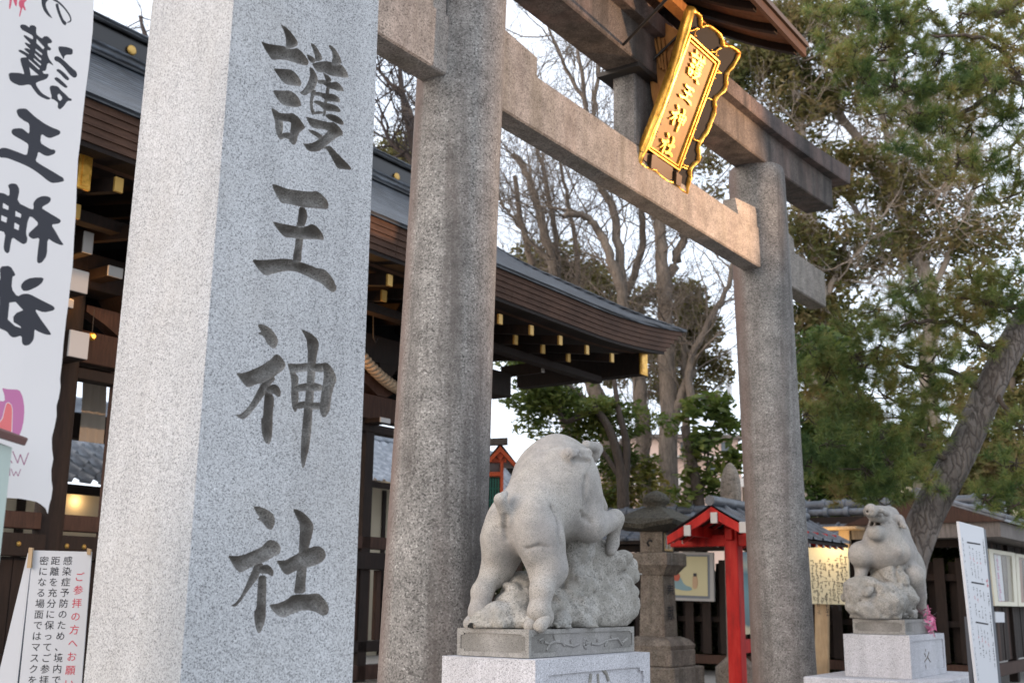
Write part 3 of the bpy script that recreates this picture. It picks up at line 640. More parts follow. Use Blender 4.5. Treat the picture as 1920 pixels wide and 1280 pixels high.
ap(1, E_, [(210,290),(230,272),(270,280),(310,312),(310,290),(350,285),(380,310),(378,385),(440,435),(460,410),(500,410),(550,465),(540,485),(500,490),(505,515),(540,545),(530,565),(495,560),(510,640),(577,735),(505,690),(490,780),(450,785),(470,815),(515,812),(520,830),(500,870),(385,905),(400,950),(450,1020),(520,1065),(545,1075),(530,1093),(500,1090),(420,1050),(365,980),(330,920),(230,935),(160,905),(120,870),(105,800),(130,787),(230,795),(272,815),(225,670),(225,630),(300,628),(200,560),(205,545),(235,548),(325,605),(262,545),(265,530),(290,530),(328,552),(262,480),(270,467),(335,498),(247,400),(260,385),(350,445),(345,400),(280,360),(230,330)],
   [[(385,435),(468,530),(455,552),(385,480)], [(378,540),(448,600),(440,612),(378,560)], [(370,590),(440,655),(430,668),(372,608)], [(360,640),(438,710),(430,722),(362,655)], [(310,650),(424,757),(415,768),(315,668)], [(318,738),(412,824),(335,826)]])
ap(1, F_, [(190,100),(210,75),(290,75),(320,105),(390,175),(480,245),(560,290),(630,318),(650,335),(645,365),(600,385),(540,408),(500,395),(448,355),(437,455),(500,500),(550,530),(580,530),(597,552),(585,580),(515,605),(470,590),(415,550),(405,600),(385,650),(450,700),(560,770),(650,830),(670,840),(682,880),(620,895),(550,900),(500,865),(430,800),(340,730),(250,680),(150,635),(90,610),(20,605),(0,580),(0,520),(40,498),(90,500),(200,545),(297,590),(310,530),(315,465),(250,420),(160,365),(138,330),(150,295),(200,287),(250,290),(285,320),(325,357),(325,240),(270,210),(210,160)])
ap(1, G_, [(68,25),(90,12),(130,15),(153,60),(133,155),(240,215),(250,200),(245,165),(270,130),(310,112),(355,118),(372,135),(362,165),(300,200),(340,230),(430,290),(440,305),(425,325),(370,330),(400,380),(430,440),(460,485),(435,485),(390,465),(345,430),(342,560),(310,610),(285,618),(272,600),(280,500),(290,425),(245,435),(215,415),(213,390),(240,365),(285,320),(240,270),(220,265),(205,310),(195,390),(207,430),(200,460),(180,473),(150,455),(98,415),(85,480),(80,525),(65,538),(45,525),(35,490),(50,380),(-10,362),(-90,330),(-110,180),(-60,90),(0,80),(40,85),(78,110),(80,60)],
   [[(33,158),(73,185),(70,212),(30,195)], [(122,220),(162,245),(158,272),(120,258)], [(20,250),(62,270),(55,307),(18,290)], [(115,307),(148,328),(143,365),(112,350)]])
ap(1, G_, [(8,635),(85,628),(123,690),(120,705),(103,710),(98,800),(140,860),(180,840),(225,840),(330,900),(395,935),(408,955),(395,970),(330,983),(265,955),(310,1030),(360,1100),(392,1150),(350,1148),(290,1120),(270,1105),(268,1180),(240,1220),(205,1228),(182,1210),(180,1150),(120,1168),(90,1150),(70,1120),(0,1090),(-80,1050),(-80,985),(0,995),(10,990),(12,840),(-60,800),(-60,730),(0,735),(15,735)],
   [[(85,905),(130,900),(185,962),(140,980),(115,1010),(118,1050),(165,1080),(175,1095),(130,1080),(75,1030)]])
ap(1, G_, [(165,775),(190,740),(240,720),(325,722),(315,760),(280,790),(220,818),(185,820),(168,800)])
ap(3, H_, [(38,162),(90,175),(190,178),(220,240),(233,340),(225,450),(205,530),(178,585),(122,580),(128,450),(133,350),(122,305),(97,286),(74,296),(60,340),(38,425),(0,466),(-60,470),(-60,275),(0,275),(65,280),(60,220)])
ap(4, H_, [(95,291),(118,308),(128,350),(123,450),(116,575),(60,570),(0,560),(-60,540),(-60,475),(0,472),(42,432),(64,345),(76,302)])
def stroke(a, b, w_): a, b = np.array(a, float), np.array(b, float); d = (b - a) / np.hypot(*(b - a)); n = np.array([-d[1], d[0]]) * w_ / 2; return [tuple(a + n), tuple(b + n), tuple(b - n), tuple(a - n)]
for a, b in (((124,708),(166,812)), ((166,810),(190,735)), ((190,735),(220,828)), ((218,828),(260,722)), ((86,758),(118,812)), ((60,812),(88,758))):
    bprint.append((5, np.array([bn2(p) for p in tr(H_, stroke(a, b, 9))]), []))
for a, b in (((190,862),(166,925)), ((167,924),(148,882)), ((149,882),(128,923)), ((129,922),(107,860)), ((97,850),(94,918)), ((96,853),(70,849)), ((95,886),(72,883)), ((94,916),(66,915)), ((56,850),(50,915))):
    bprint.append((5, np.array([bn2(p) for p in tr(H_, stroke(a, b, 7))]), []))
bor = [(-330,-160),(177,-160),(175,0),(172,60),(168,100),(165,130),(160,170),(155,215),(150,260),(144,300),(140,350),(137,400),(133,450),(131,500),(127,540),(125,570),(122,600),(119,640),(117,680),(114,710),(115,725),(112,745),(108,760),(108,780),(104,800),(99,820),(99,840),(101,860),(97,880),(97,900),(99,915),(96,935),(93,945),(90,963),(86,952),(78,945),(70,940),(40,934),(0,932),(-300,920)]
frame = [bn2(p) for p in bor]
V, D, T_, ins = pieces([(o, h) for _, o, h in bprint], frame, .012, 0)
cen = V[T_].mean(1); mi = np.zeros(len(T_), int); fr = np.array(frame); T_ok = inside(fr, cen)
for k, o, hs in bprint:
    m_ = inside(o, cen)
    for h in hs: m_ &= ~inside(h, cen)
    mi[m_] = k
T_ = T_[T_ok]; mi = mi[T_ok]
def wavy(V): return .010 * np.sin(V[:, 0] * 14 + V[:, 1] * 3.2) + .006 * np.sin(V[:, 1] * 9.0 + 1) * np.clip((V[:, 0] + .3) * 3, 0, 1)
# refine with a plain grid so that the cloth can ripple
V3 = bo_ + V[:, :1] * bu + V[:, 1:] * ZZ + wavy(V)[:, None] * bnn; T_ = orient(V3, T_, bnn)
broot = thing('cloth_banner', at(-60, 940, 2.75) - ZZ * 1.3, 'white cloth banner with big black mirrored brush characters at the left edge of the picture', 'banner')
link('printed_cloth', raw_mesh('printed_cloth', V3 - worg(broot), T_, [M['cloth'], M['clothink'], M['clothred'], M['clothpurple'], M['clothcoral'], M['clothtext']], mi, True), broot)
pp = bo_ + bu * bn2((-330, 500))[0]; mb = MB(); mb.tube([np.array([pp[0], pp[1], GZ]), np.array([pp[0], pp[1], 4.3])], .014, 10); mb.build('pole', M['white'], broot)
top = bn2((0, -160))[1] + bo_[2]; mb = MB(); mb.tube([np.array([pp[0], pp[1], top]), bo_ + bu * bn2((177, -160))[0] + ZZ * (top - bo_[2])], .008, 8); mb.build('crossbar', M['white'], broot)

# pale green post with a brown cap, cut by the left edge
q0 = at(22, 845, 2.60); bs_ = thing('notice_box_post', (q0[0] - .12, q0[1] - .07, GZ), 'pale green wooden box post with a slanted dark brown cap at the far left edge', 'box post')
mg_ = mat('pale_green_paint', (.42, .50, .46), .6); mb = MB(); xa, xb, ya, yb_ = q0[0] - .26, q0[0], 2.46, 2.60; zr_ = q0[2] + .008; zl_ = zr_ + .26 * .348
mb.hexa([np.array(t) for t in ((xa, ya, GZ), (xb, ya, GZ), (xb, yb_, GZ), (xa, yb_, GZ), (xa, ya, zl_), (xb, ya, zr_), (xb, yb_, zr_), (xa, yb_, zl_))]); mb.build('box', mg_, bs_)
c1 = at(51, 829, 2.63); c0 = c1 + np.array([-.33, 0, .115]); mb = MB(); mb.bar(c0 + (0, -.11, 0), c1 + (0, -.11, 0), .22, .020, m=0, bev=.003); mb.build('cap', mat('brown_painted_cap', (.10, .035, .03), .5), bs_)

# ------------------------------------------------------------------ text with Blender's own font, as thin printed sheets
OFFS = .005
def text_mesh(s, size):
    cu = bpy.data.curves.new('t', 'FONT'); cu.body = s; cu.size = size; cu.offset = size * OFFS; cu.align_x = 'CENTER'; cu.align_y = 'CENTER'; cu.resolution_u = 2
    o = bpy.data.objects.new('t', cu); COL.objects.link(o); dg = bpy.context.evaluated_depsgraph_get(); me = bpy.data.meshes.new_from_object(o.evaluated_get(dg))
    V = np.array([v.co[:2] for v in me.vertices]); F = [tuple(p.vertices) for p in me.polygons]
    bpy.data.objects.remove(o); bpy.data.curves.remove(cu); bpy.data.meshes.remove(me); return V, F
def vtext(mb, s, org, ex, ey, size, pitch, m=0, lift=None):
    """vertical column of characters, top at org, ex right, ey up"""
    y = 0
    for ch in s:
        if ch not in ' ':
            V, F = text_mesh(ch, size)
            if len(V): mb.add([org + ex * a + ey * (b - y - pitch / 2) for a, b in V], F, m)
        y += pitch
def marks(mb, org, ex, ey, size, n, pitch, seed, m=0):
    r = random.Random(seed)
    for i in range(n):
        c = org - ey * (i * pitch + pitch / 2)
        if r.random() < .08: continue
        for j in range(3):
            a = c + ex * r.uniform(-.3, .3) * size + ey * r.uniform(-.35, .35) * size
            if r.random() < .5: d1, d2 = ex * size * r.uniform(.2, .45), ey * size * .05
            else: d1, d2 = ex * size * .06, ey * size * r.uniform(.2, .42)
            mb.add([a - d1 - d2, a + d1 - d2, a + d1 + d2, a - d1 + d2], [(0, 1, 2, 3)], m)

# white folding notice at lower left
nb = at(110, 1150, 3.7); nrm = np.array([.16, -.987, 0]); ex = np.array([.987, .16, 0])
def nq(x, y, off=0.): return on_plane(x, y, nb + nrm * off, nrm)
nroot = thing('folding_notice_board', (nb[0], nb[1], GZ), 'white folding notice board with red and black Japanese handwriting at lower left', 'notice board')
def slab(name, pts, th, m_, parent, off=0., bev=0):
    mb = MB(); f = [nq(x, y, off) for x, y in pts]; b_ = [p - nrm * th for p in f]; mb.sweep([b_, f]); return mb.build(name, m_, parent)
M['paper'] = mat('white_printed_sheet', (.56, .57, .60), .5)
slab('front_sheet', [(62,1031),(172,1034),(137,1480),(15,1480)], .008, M['paper'], nroot)
slab('rear_sheet', [(52,1036),(60,1036),(30,1300),(-40,1480),(-55,1480)], .012, M['paper'], nroot, -.03)
slab('dark_backing', [(60,1060),(70,1060),(60,1480),(-20,1480)], .006, mat('teal_backing', (.06, .10, .12), .6), nroot, -.045)
M['clip'] = wood('pale_clip_wood', (.40, .27, .15), (.5, .36, .22))
slab('wooden_clip', [(54,1026),(61,1026),(58,1064),(50,1064)], .02, M['clip'], nroot, .012); slab('wooden_clip', [(163,1027),(170,1029),(170,1040),(163,1039)], .02, M['clip'], nroot, .006)
mb = MB(); eyv = -ZZ
cols = [('ご参拝の方へお願い', 1, 1070, 150, .0248, 25.0), ('感染症予防のため、境内では人と', 0, 1042, 128, .0235, 20.4), ('距離を充分に保ってご参拝戴き', 0, 1042, 105, .0235, 20.4), ('密になる場面ではマスクをご着', 0, 1042, 83.5, .0235, 20.4)]
for s_, mm, y0, x0, size, pit in cols:
    a = nq(x0, y0, .0005); b_ = nq(x0 - (len(s_) * pit) * .098, y0 + len(s_) * pit, .0005); ey = (a - b_); L = np.linalg.norm(ey); ey /= L
    vtext(mb, s_, a, ex, ey, size * 1.25, L / len(s_), mm)
tag(mb.build('handwriting', [M['ink'], M['redink']], nroot), kind=None)

# ------------------------------------------------------------------ sculpted forms: distance fields meshed by surface nets
def rcone(a, b, ra, rb):
    a, b = np.array(a, float), np.array(b, float)
    def f(X):
        ab = b - a; t = np.clip((X - a) @ ab / (ab @ ab), 0, 1); return np.linalg.norm(X - a - t[..., None] * ab, axis=-1) - (ra + (rb - ra) * t)
    return f
def ell(c, r, R_=None):
    c, r = np.array(c, float), np.array(r, float)
    def f(X):
        q = (X - c); 
        if R_ is not None: q = q @ R_
        q = q / r; k = np.linalg.norm(q, axis=-1); return (k - 1) * r.min() * np.clip(k, .5, 1.5) ** 0
    return f
def smin(a, b, k):
    h = np.clip(.5 + .5 * (b - a) / k, 0, 1); return b * (1 - h) + a * h - k * h * (1 - h)
def vnoise(X, s, seed=0):
    p = X * s; i = np.floor(p).astype(np.int64); f = p - i; f = f * f * (3 - 2 * f)
    def h(i, j, k):
        n = (i * 73856093) ^ (j * 19349663) ^ (k * 83492791) ^ (seed * 2654435); n = (n ^ (n >> 13)) * 1274126177; n = (n ^ (n >> 16)) & 0xffff; return n / 65535.
    r = 0
    for a in (0, 1):
        for b in (0, 1):
            for c in (0, 1):
                wgt = (f[..., 0] if a else 1 - f[..., 0]) * (f[..., 1] if b else 1 - f[..., 1]) * (f[..., 2] if c else 1 - f[..., 2])
                r = r + wgt * h(i[..., 0] + a, i[..., 1] + b, i[..., 2] + c)
    return r * 2 - 1
def worley(X, s, seed=0):
    p = X * s; i = np.floor(p).astype(np.int64); d1 = np.full(p.shape[:-1], 9.); d2 = d1.copy()
    for a in (-1, 0, 1):
        for b in (-1, 0, 1):
            for c in (-1, 0, 1):
                j = i + np.array([a, b, c]); q = []
                for t in range(3):
                    n = (j[..., 0] * 73856093) ^ (j[..., 1] * 19349663) ^ (j[..., 2] * 83492791) ^ ((seed * 7 + t) * 961748927); n = (n ^ (n >> 13)) * 1274126177; n = (n ^ (n >> 16)) & 0xffff; q.append(n / 65535.)
                d = np.linalg.norm(j + np.stack(q, -1) - p, axis=-1); d2 = np.where(d < d1, d1, np.minimum(d2, d)); d1 = np.minimum(d1, d)
    return d1, d2
def nets(f, lo, hi, h):
    lo, hi = np.array(lo, float), np.array(hi, float); n = np.ceil((hi - lo) / h).astype(int) + 1
    g = np.stack(np.meshgrid(*[lo[i] + h * np.arange(n[i]) for i in range(3)], indexing='ij'), -1); D = f(g.reshape(-1, 3)).reshape(n)
    S = D < 0; c = [(i, j, k) for i in (0, 1) for j in (0, 1) for k in (0, 1)]; m = n - 1
    cub = [S[i:i + m[0], j:j + m[1], k:k + m[2]] for i, j, k in c]; cnt = sum(x.astype(int) for x in cub); act = (cnt > 0) & (cnt < 8)
    idx = -np.ones(m, int); A = np.argwhere(act); idx[act] = np.arange(len(A)); acc = np.zeros((len(A), 3)); w_ = np.zeros(len(A))
    for a in range(8):
        for b in range(a + 1, 8):
            if sum(abs(np.array(c[a]) - np.array(c[b]))) != 1: continue
            pa = A + c[a]; pb_ = A + c[b]; da = D[tuple(pa.T)]; db = D[tuple(pb_.T)]; cr = (da < 0) != (db < 0); t = np.where(cr, da / (da - db + 1e-12), 0)
            acc += np.where(cr[:, None], pa + t[:, None] * (pb_ - pa), 0); w_ += cr
    V = lo + h * acc / w_[:, None]; F = []
    for ax in range(3):
        o = [t for t in range(3) if t != ax]; sl0 = [slice(1, m[t]) for t in range(3)]; sl0[ax] = slice(0, m[ax]); sl1 = list(sl0); sl1[ax] = slice(1, m[ax] + 1)
        cr = S[tuple(sl0)] != S[tuple(sl1)]; E = np.argwhere(cr) + [0 if t == ax else 1 for t in range(3)]
        sgn = S[tuple(E.T)]; e0 = np.zeros(3, int); e0[o[0]] = 1; e1_ = np.zeros(3, int); e1_[o[1]] = 1
        q = [idx[tuple((E - a - b).T)] for a, b in ((0 * e0, 0 * e0), (e0, 0 * e0), (e0, e1_), (0 * e0, e1_))]; q = np.stack(q, 1); flip = sgn if ax != 1 else ~sgn
        q[~flip] = q[~flip][:, ::-1]; F.append(q)
    return V, np.concatenate(F)
def tri_off(V, F, it=2):
    """light smoothing"""
    for _ in range(it):
        acc = np.zeros_like(V); c_ = np.zeros(len(V))
        for a in range(4):
            b = (a + 1) % 4; np.add.at(acc, F[:, a], V[F[:, b]]); np.add.at(c_, F[:, a], 1); np.add.at(acc, F[:, b], V[F[:, a]]); np.add.at(c_, F[:, b], 1)
        V = V * .4 + .6 * acc / np.maximum(c_, 1)[:, None]
    return V
def sculpt(name, prims, k, lo, hi, h, m_, parent, post=None, smooth=1, sm=True):
    """prims in torii coordinates (s,n,z)"""
    def f(X):
        out = np.empty(len(X))
        for i in range(0, len(X), 200000):
            x = X[i:i + 200000]; d = None
            for p in prims:
                kk = k
                if isinstance(p, tuple): p, kk = p
                d = p(x) if d is None else smin(d, p(x), kk)
            if post: d = post(x, d)
            out[i:i + 200000] = d
        return out
    V, F = nets(f, lo, hi, h)
    lab = np.arange(len(V))                      # keep the largest connected piece only
    while True:
        m_f = lab[F].min(1); new = lab.copy()
        for a in range(4): np.minimum.at(new, F[:, a], m_f)
        new = new[new]
        if (new == lab).all(): break
        lab = new
    big = np.bincount(lab).argmax(); F = F[lab[F[:, 0]] == big]; u_, inv = np.unique(F.ravel(), return_inverse=True); V = V[u_]; F = inv.reshape(-1, 4)
    V = tri_off(V, F, smooth) if smooth else V
    W_ = P1 + V[:, :1] * UU + V[:, 1:2] * NN + V[:, 2:] * ZZ
    # (s,n,z) -> world flips handedness check
    if np.cross(UU, NN) @ ZZ < 0: F = F[:, ::-1]
    me = raw_mesh(name, W_ - worg(parent), np.ascontiguousarray(F), m_, smooth=sm); return link(name, me, parent)

def rockpost(seed, amp=.05, big=4.):
    def f(X, d):
        a, b = worley(X + .06 * vnoise(X, 6, seed)[..., None], big, seed); a2, b2 = worley(X + .02 * vnoise(X, 15, seed + 3)[..., None], big * 2.4, seed + 1)
        return d + amp * (a - .45) - amp * .55 * np.minimum(b - a, .16) + amp * .30 * (a2 - .45) - amp * .20 * np.minimum(b2 - a2, .14) + amp * .08 * vnoise(X, 26, seed) + amp * .03 * vnoise(X, 60, seed + 5)
    return f
def pedestal_block(root, s0, s1, n0, n1, z0, z1, name='block', panel=True, bev=.012):
    mb = MB(); mb.pbox(s0, s1, n0, n1, z0, z1, 0, bev); mb.build(name, M['block'], root)
# ---- near pair: pedestal
PS0, PS1, PN0, PN1, PZT = -.655, .515, .585, 1.155, 1.25
ped = thing('stone_pedestal', P(-.07, .87, GZ), 'pale granite pedestal under the nearer boar statue, partly cut by the lower edge', 'pedestal', 'pale granite pedestals of the boar statues')
def inset_block(root, s0, s1, n0, n1, z0, z1, mtl, rec=.012, mar=.05, notch=.05, name='block', faces=('n',), recz=None):
    """block whose +n (and/or -s) face has a recessed panel with notched corners"""
    mb = MB(); zt_, zb_ = z1 - mar, z0 + mar
    if recz: zt_, zb_ = recz[1], recz[0]
    def ring(a0, a1, r): 
        c_ = notch; return [(a0 + c_, zb_), (a1 - c_, zb_), (a1 - c_, zb_ + c_ * .5), (a1, zb_ + c_ * .5), (a1, zt_ - c_ * .5), (a1 - c_, zt_ - c_ * .5), (a1 - c_, zt_), (a0 + c_, zt_), (a0 + c_, zt_ - c_ * .5), (a0, zt_ - c_ * .5), (a0, zb_ + c_ * .5), (a0 + c_, zb_ + c_ * .5)]
    def face(a0, a1, f3):
        r = chaikin(np.array(ring(a0 + mar, a1 - mar, 0)), .12); fr_ = [(a0, z0), (a1, z0), (a1, z1), (a0, z1)]
        V, D, T_, ins = pieces([(r, [])], fr_, .05, 0); nrm_ = np.cross(f3(1, 0, 0) - f3(0, 0, 0), f3(0, 1, 0) - f3(0, 0, 0))
        top = np.array([f3(a, b, 0) for a, b in V]); low = np.array([f3(a, b, rec) for a, b in V]); T_ = orient(top, T_, f3(0, 0, -1) - f3(0, 0, 0))
        mb.add(top, T_[~ins]); mb.add(low, T_[ins]); k = len(r); A = [f3(a, b, 0) for a, b in r] + [f3(a, b, rec) for a, b in r]; mb.add(A, [(i, (i + 1) % k, (i + 1) % k + k, i + k) for i in range(k)])
    if 'n' in faces: face(s0, s1, lambda a, b, d: P(a, n1 - d, b))
    else: mb.add([P(s0, n1, z0), P(s1, n1, z0), P(s1, n1, z1), P(s0, n1, z1)], [(0, 1, 2, 3)])
    if 's' in faces: face(n0, n1, lambda a, b, d: P(s0 + d, a, b))
    else: mb.add([P(s0, n0, z0), P(s0, n1, z0), P(s0, n1, z1), P(s0, n0, z1)], [(0, 1, 2, 3)])
    mb.add([P(s1, n0, z0), P(s1, n1, z0), P(s1, n1, z1), P(s1, n0, z1)], [(0, 1, 2, 3)]); mb.add([P(s0, n0, z0), P(s1, n0, z0), P(s1, n0, z1), P(s0, n0, z1)], [(0, 1, 2, 3)])
    mb.add([P(s0, n0, z1), P(s1, n0, z1), P(s1, n1, z1), P(s0, n1, z1)], [(0, 1, 2, 3)]); mb.add([P(s0, n0, z0), P(s1, n0, z0), P(s1, n1, z0), P(s0, n1, z0)], [(0, 1, 2, 3)])
    return mb.build(name, mtl, root)
inset_block(ped, PS0, PS1, PN0, PN1, .62, PZT, M['block'], .012, .075, .045)
mb = MB(); mb.pbox(PS0 - .16, PS1 + .16, PN0 - .16, PN1 + .16, GZ, .617, 0, .012); mb.build('base_course', M['block'], ped)
def on_n(name, chs, n, parent, mt, th=.006, out=1):
    """strokes given as photo-pixel polylines with widths, laid on the plane n"""
    mb = MB()
    for pts, w_ in chs:
        q = [P(*TP(x, y, n)) for x, y in pts]; mb.tube(q, w_, 6)
    return mb.build(name, mt, parent)
# carving on the recessed face: one bold incised shape, half cut by the frame
on_n('incised_character', [([(1128,1252),(1136,1262),(1140,1275)], .012), ([(1107,1262),(1104,1285)], .012), ([(1120,1262),(1122,1290)], .009)], PN1 - .012, ped, M['rock'])
# ---- near statue
SZ = .0027
st = thing('boar_statue', P(-.05, .86, PZT), 'grey stone boar seen from behind, climbing a rock on the nearer pedestal', 'boar statue', 'stone boar statues guarding the torii')
qn0, qn1, qs0, qs1 = .625, 1.07, -.585, .49
inset_block(st, qs0, qs1, qn0, qn1, PZT + .003, 1.388, M['plinth'], .005, .022, .022, 'plinth', ('n', 's'))
vin = []
for pts in ([(1020,1203),(1030,1207),(1045,1200),(1060,1207),(1075,1211),(1086,1206)], [(1024,1218),(1030,1207),(1038,1202),(1052,1203),(1058,1210)], [(1108,1206),(1122,1208),(1140,1199),(1158,1196),(1166,1208)], [(1140,1199),(1133,1210)], [(1037,1190),(1040,1199)], [(1069,1199),(1071,1205)], [(1010,1200),(1017,1197),(1014,1204)], [(1166,1204),(1176,1196)], [(1119,1197),(1120,1202)], [(1145,1190),(1146,1196)]): vin.append((pts, .0075))
on_n('carved_vine', vin, qn1 - .005, st, M['plinth'])
mb = MB()
for k in range(9):
    t = 2 * pi * k / 9; mb.lathe(P(*TP(1098, 1205, qn1 - .005)) + UU * .022 * cos(t) + ZZ * .022 * sin(t), [(.001, -.004), (.011, 0), (.008, .005), (.0, .006)], 8, up=NN)
mb.lathe(P(*TP(1098, 1205, qn1 - .005)), [(.001, -.004), (.013, 0), (.009, .008), (0, .009)], 10, up=NN); mb.build('carved_flower', M['plinth'], st)
def B(x, y, n): return TP(x, y, n)
prims = [
 rcone((-.34, .87, 1.93), (-.03, .875, 2.17), .165, .24), rcone((-.04, .87, 2.15), (.08, .87, 2.06), .235, .195),
 ell((-.01, .87, 2.26), (.17, .15, .18)), rcone((.06, .87, 2.26), (.20, .88, 2.20), .15, .12), rcone((.20, .88, 2.20), (.42, .88, 2.06), .10, .055), rcone((.10, .88, 2.15), (.14, .88, 1.95), .16, .15),
 ell((-.37, .985, 1.87), (.155, .092, .19)), ell((-.37, .765, 1.86), (.155, .088, .19)), ell((-.12, .87, 2.0), (.25, .185, .17)),
 # hind leg, right
 (rcone((-.36, .99, 1.84), (-.33, 1.02, 1.69), .122, .100), .05), (rcone((-.33, 1.02, 1.69), (-.43, 1.04, 1.58), .092, .060), .04),
 (rcone((-.43, 1.04, 1.58), (-.455, 1.045, 1.47), .056, .048), .03), (rcone((-.455, 1.045, 1.475), (-.43, 1.05, 1.45), .062, .058), .02),
 # hind leg, left
 (rcone((-.38, .755, 1.84), (-.38, .72, 1.68), .110, .080), .05), (rcone((-.38, .72, 1.68), (-.50, .71, 1.57), .074, .050), .04),
 (rcone((-.50, .725, 1.57), (-.52, .715, 1.46), .053, .047), .03), (rcone((-.52, .715, 1.47), (-.49, .715, 1.45), .054, .05), .03),
 # fore legs
 (rcone((.05, 1.0, 2.05), B(1105, 985, 1.05), .11, .085), .07), (rcone(B(1110, 990, 1.05), B(1152, 972, 1.04), .075, .052), .04), (rcone(B(1152, 972, 1.04), B(1149, 1018, 1.03), .050, .030), .03), (rcone(B(1149, 1018, 1.03), B(1146, 1032, 1.03), .034, .030), .02),
 (rcone((.12, .76, 2.0), (.36, .72, 1.95), .095, .06), .06), (rcone((.36, .72, 1.95), (.40, .72, 1.78), .05, .032), .04),
 # tail curled up
 (rcone(B(950, 972, .87), B(938, 937, .87), .036, .034), .03), (rcone(B(938, 937, .87), B(947, 925, .86), .030, .018), .02),
 # ears
 (rcone(B(1108, 852, .86), B(1117, 842, .84), .055, .045), .02), (rcone(B(1100, 835, .95), B(1116, 838, .90), .03, .03), .03),
]
def sdf(prims, k):
    def f(x):
        d = None
        for q in prims:
            kk = k
            if isinstance(q, tuple): q, kk = q
            d = q(x) if d is None else smin(d, q(x), kk)
        return d
    return f
def hit(f, x, y, t0, t1):
    """first point of the sculpture along the sight line of a photo pixel, in (s, n, z)"""
    d = ray(x, y); t = np.linspace(t0, t1, 700); W_ = CAM + d[None] * t[:, None] - P1; X = np.stack([W_ @ UU, W_ @ NN, W_[:, 2]], 1); v = f(X); i = np.argmax(v < 0); return X[i] if (v < 0).any() else X[np.argmin(v)]
fb_ = sdf(prims, .055); Hh = lambda x, y: hit(fb_, x, y, 4.5, 7.5)
def gline(f, pts, r, off=0.): q = [f(x, y) - np.array([.82, -.5, .1]) * off for x, y in pts]; return [rcone(a, b, r, r * .8) for a, b in zip(q, q[1:])]
earc = Hh(1086, 853); pull = lambda q, d=.03: q - np.array([.82, -.5, .1]) * d
ear_up = [rcone(pull(Hh(1068, 852), .012), pull(Hh(1100, 850), .012), .042, .034), rcone(pull(Hh(1076, 858), .01), pull(Hh(1104, 860), .01), .030, .020)]
gro = gline(Hh, [(1068, 853), (1072, 842), (1082, 837), (1093, 840), (1101, 851)], .015, .03) + gline(Hh, [(1068, 855), (1080, 862), (1102, 864)], .014, .02) + gline(Hh, [(1080, 850), (1090, 858)], .005, .045) + gline(Hh, [(1086, 848), (1096, 857)], .005, .045) + gline(Hh, [(1012, 843), (1026, 842), (1042, 835)], .007) + gline(Hh, [(1022, 838), (1036, 836)], .004)
feather = gline(Hh, [(1099, 893), (1096, 915), (1093, 948)], .013) + gline(Hh, [(1108, 922), (1101, 942), (1097, 952)], .006) + gline(Hh, [(1088, 958), (1093, 968), (1106, 977)], .012) + gline(Hh, [(1046, 1000), (1050, 1020)], .008) + gline(Hh, [(985, 1028), (1010, 1022), (1030, 1026)], .006) + gline(Hh, [(947, 968), (946, 990), (950, 1010)], .016) + gline(Hh, [(1034, 950), (1046, 975), (1049, 1000)], .014)
def boarpost(X, d):
    for e_ in ear_up: d = smin(d, e_(X), .016)
    for g_ in gro + feather: d = -smin(-d, g_(X), .012)
    return d + .004 * vnoise(X, 7, 2) + .0018 * vnoise(X, 19, 6)
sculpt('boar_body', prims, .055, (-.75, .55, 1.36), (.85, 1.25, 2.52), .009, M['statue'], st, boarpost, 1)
# cloven hooves: two toes each
for (cx_, n_c, z_) in ((-.47, 1.05, 1.425), (-.53, .715, 1.43)):
    for d_ in (-.030, .030):
        sculpt('hoof_toe', [rcone((cx_ + .01, n_c + d_, z_ + .012), (cx_ - .03, n_c + d_, z_ - .02), .032, .036)], .02, (cx_ - .12, n_c + d_ - .07, z_ - .08), (cx_ + .1, n_c + d_ + .07, z_ + .07), .009, M['statue'], st)
rk = [ell((.26, .87, 1.52), (.36, .225, .20)), ell((.40, .90, 1.66), (.26, .19, .15)), ell((.16, .88, 1.82), (.14, .12, .20)), rcone((.53, .93, 1.70), (.40, .97, 1.76), .12, .09), ell((-.34, .86, 1.50), (.13, .13, .13)), ell((-.24, .78, 1.53), (.13, .12, .12)),
      ell((-.05, .80, 1.52), (.2, .17, .15)), ell((-.05, .95, 1.48), (.25, .13, .13)), rcone((-.50, .72, 1.42), (-.48, 1.0, 1.42), .07, .065), ell((-.25, .86, 1.42), (.33, .20, .10)), ell((.2, .99, 1.5), (.22, .08, .14))]
def rp(X, d): d = rockpost(3, .105, 3.9)(X, d); return np.maximum(d, 1.39 - X[:, 2])
sculpt('rock', rk, .05, (-.62, .58, 1.385), (.80, 1.20, 2.02), .0105, M['rock'], st, rp, 1)

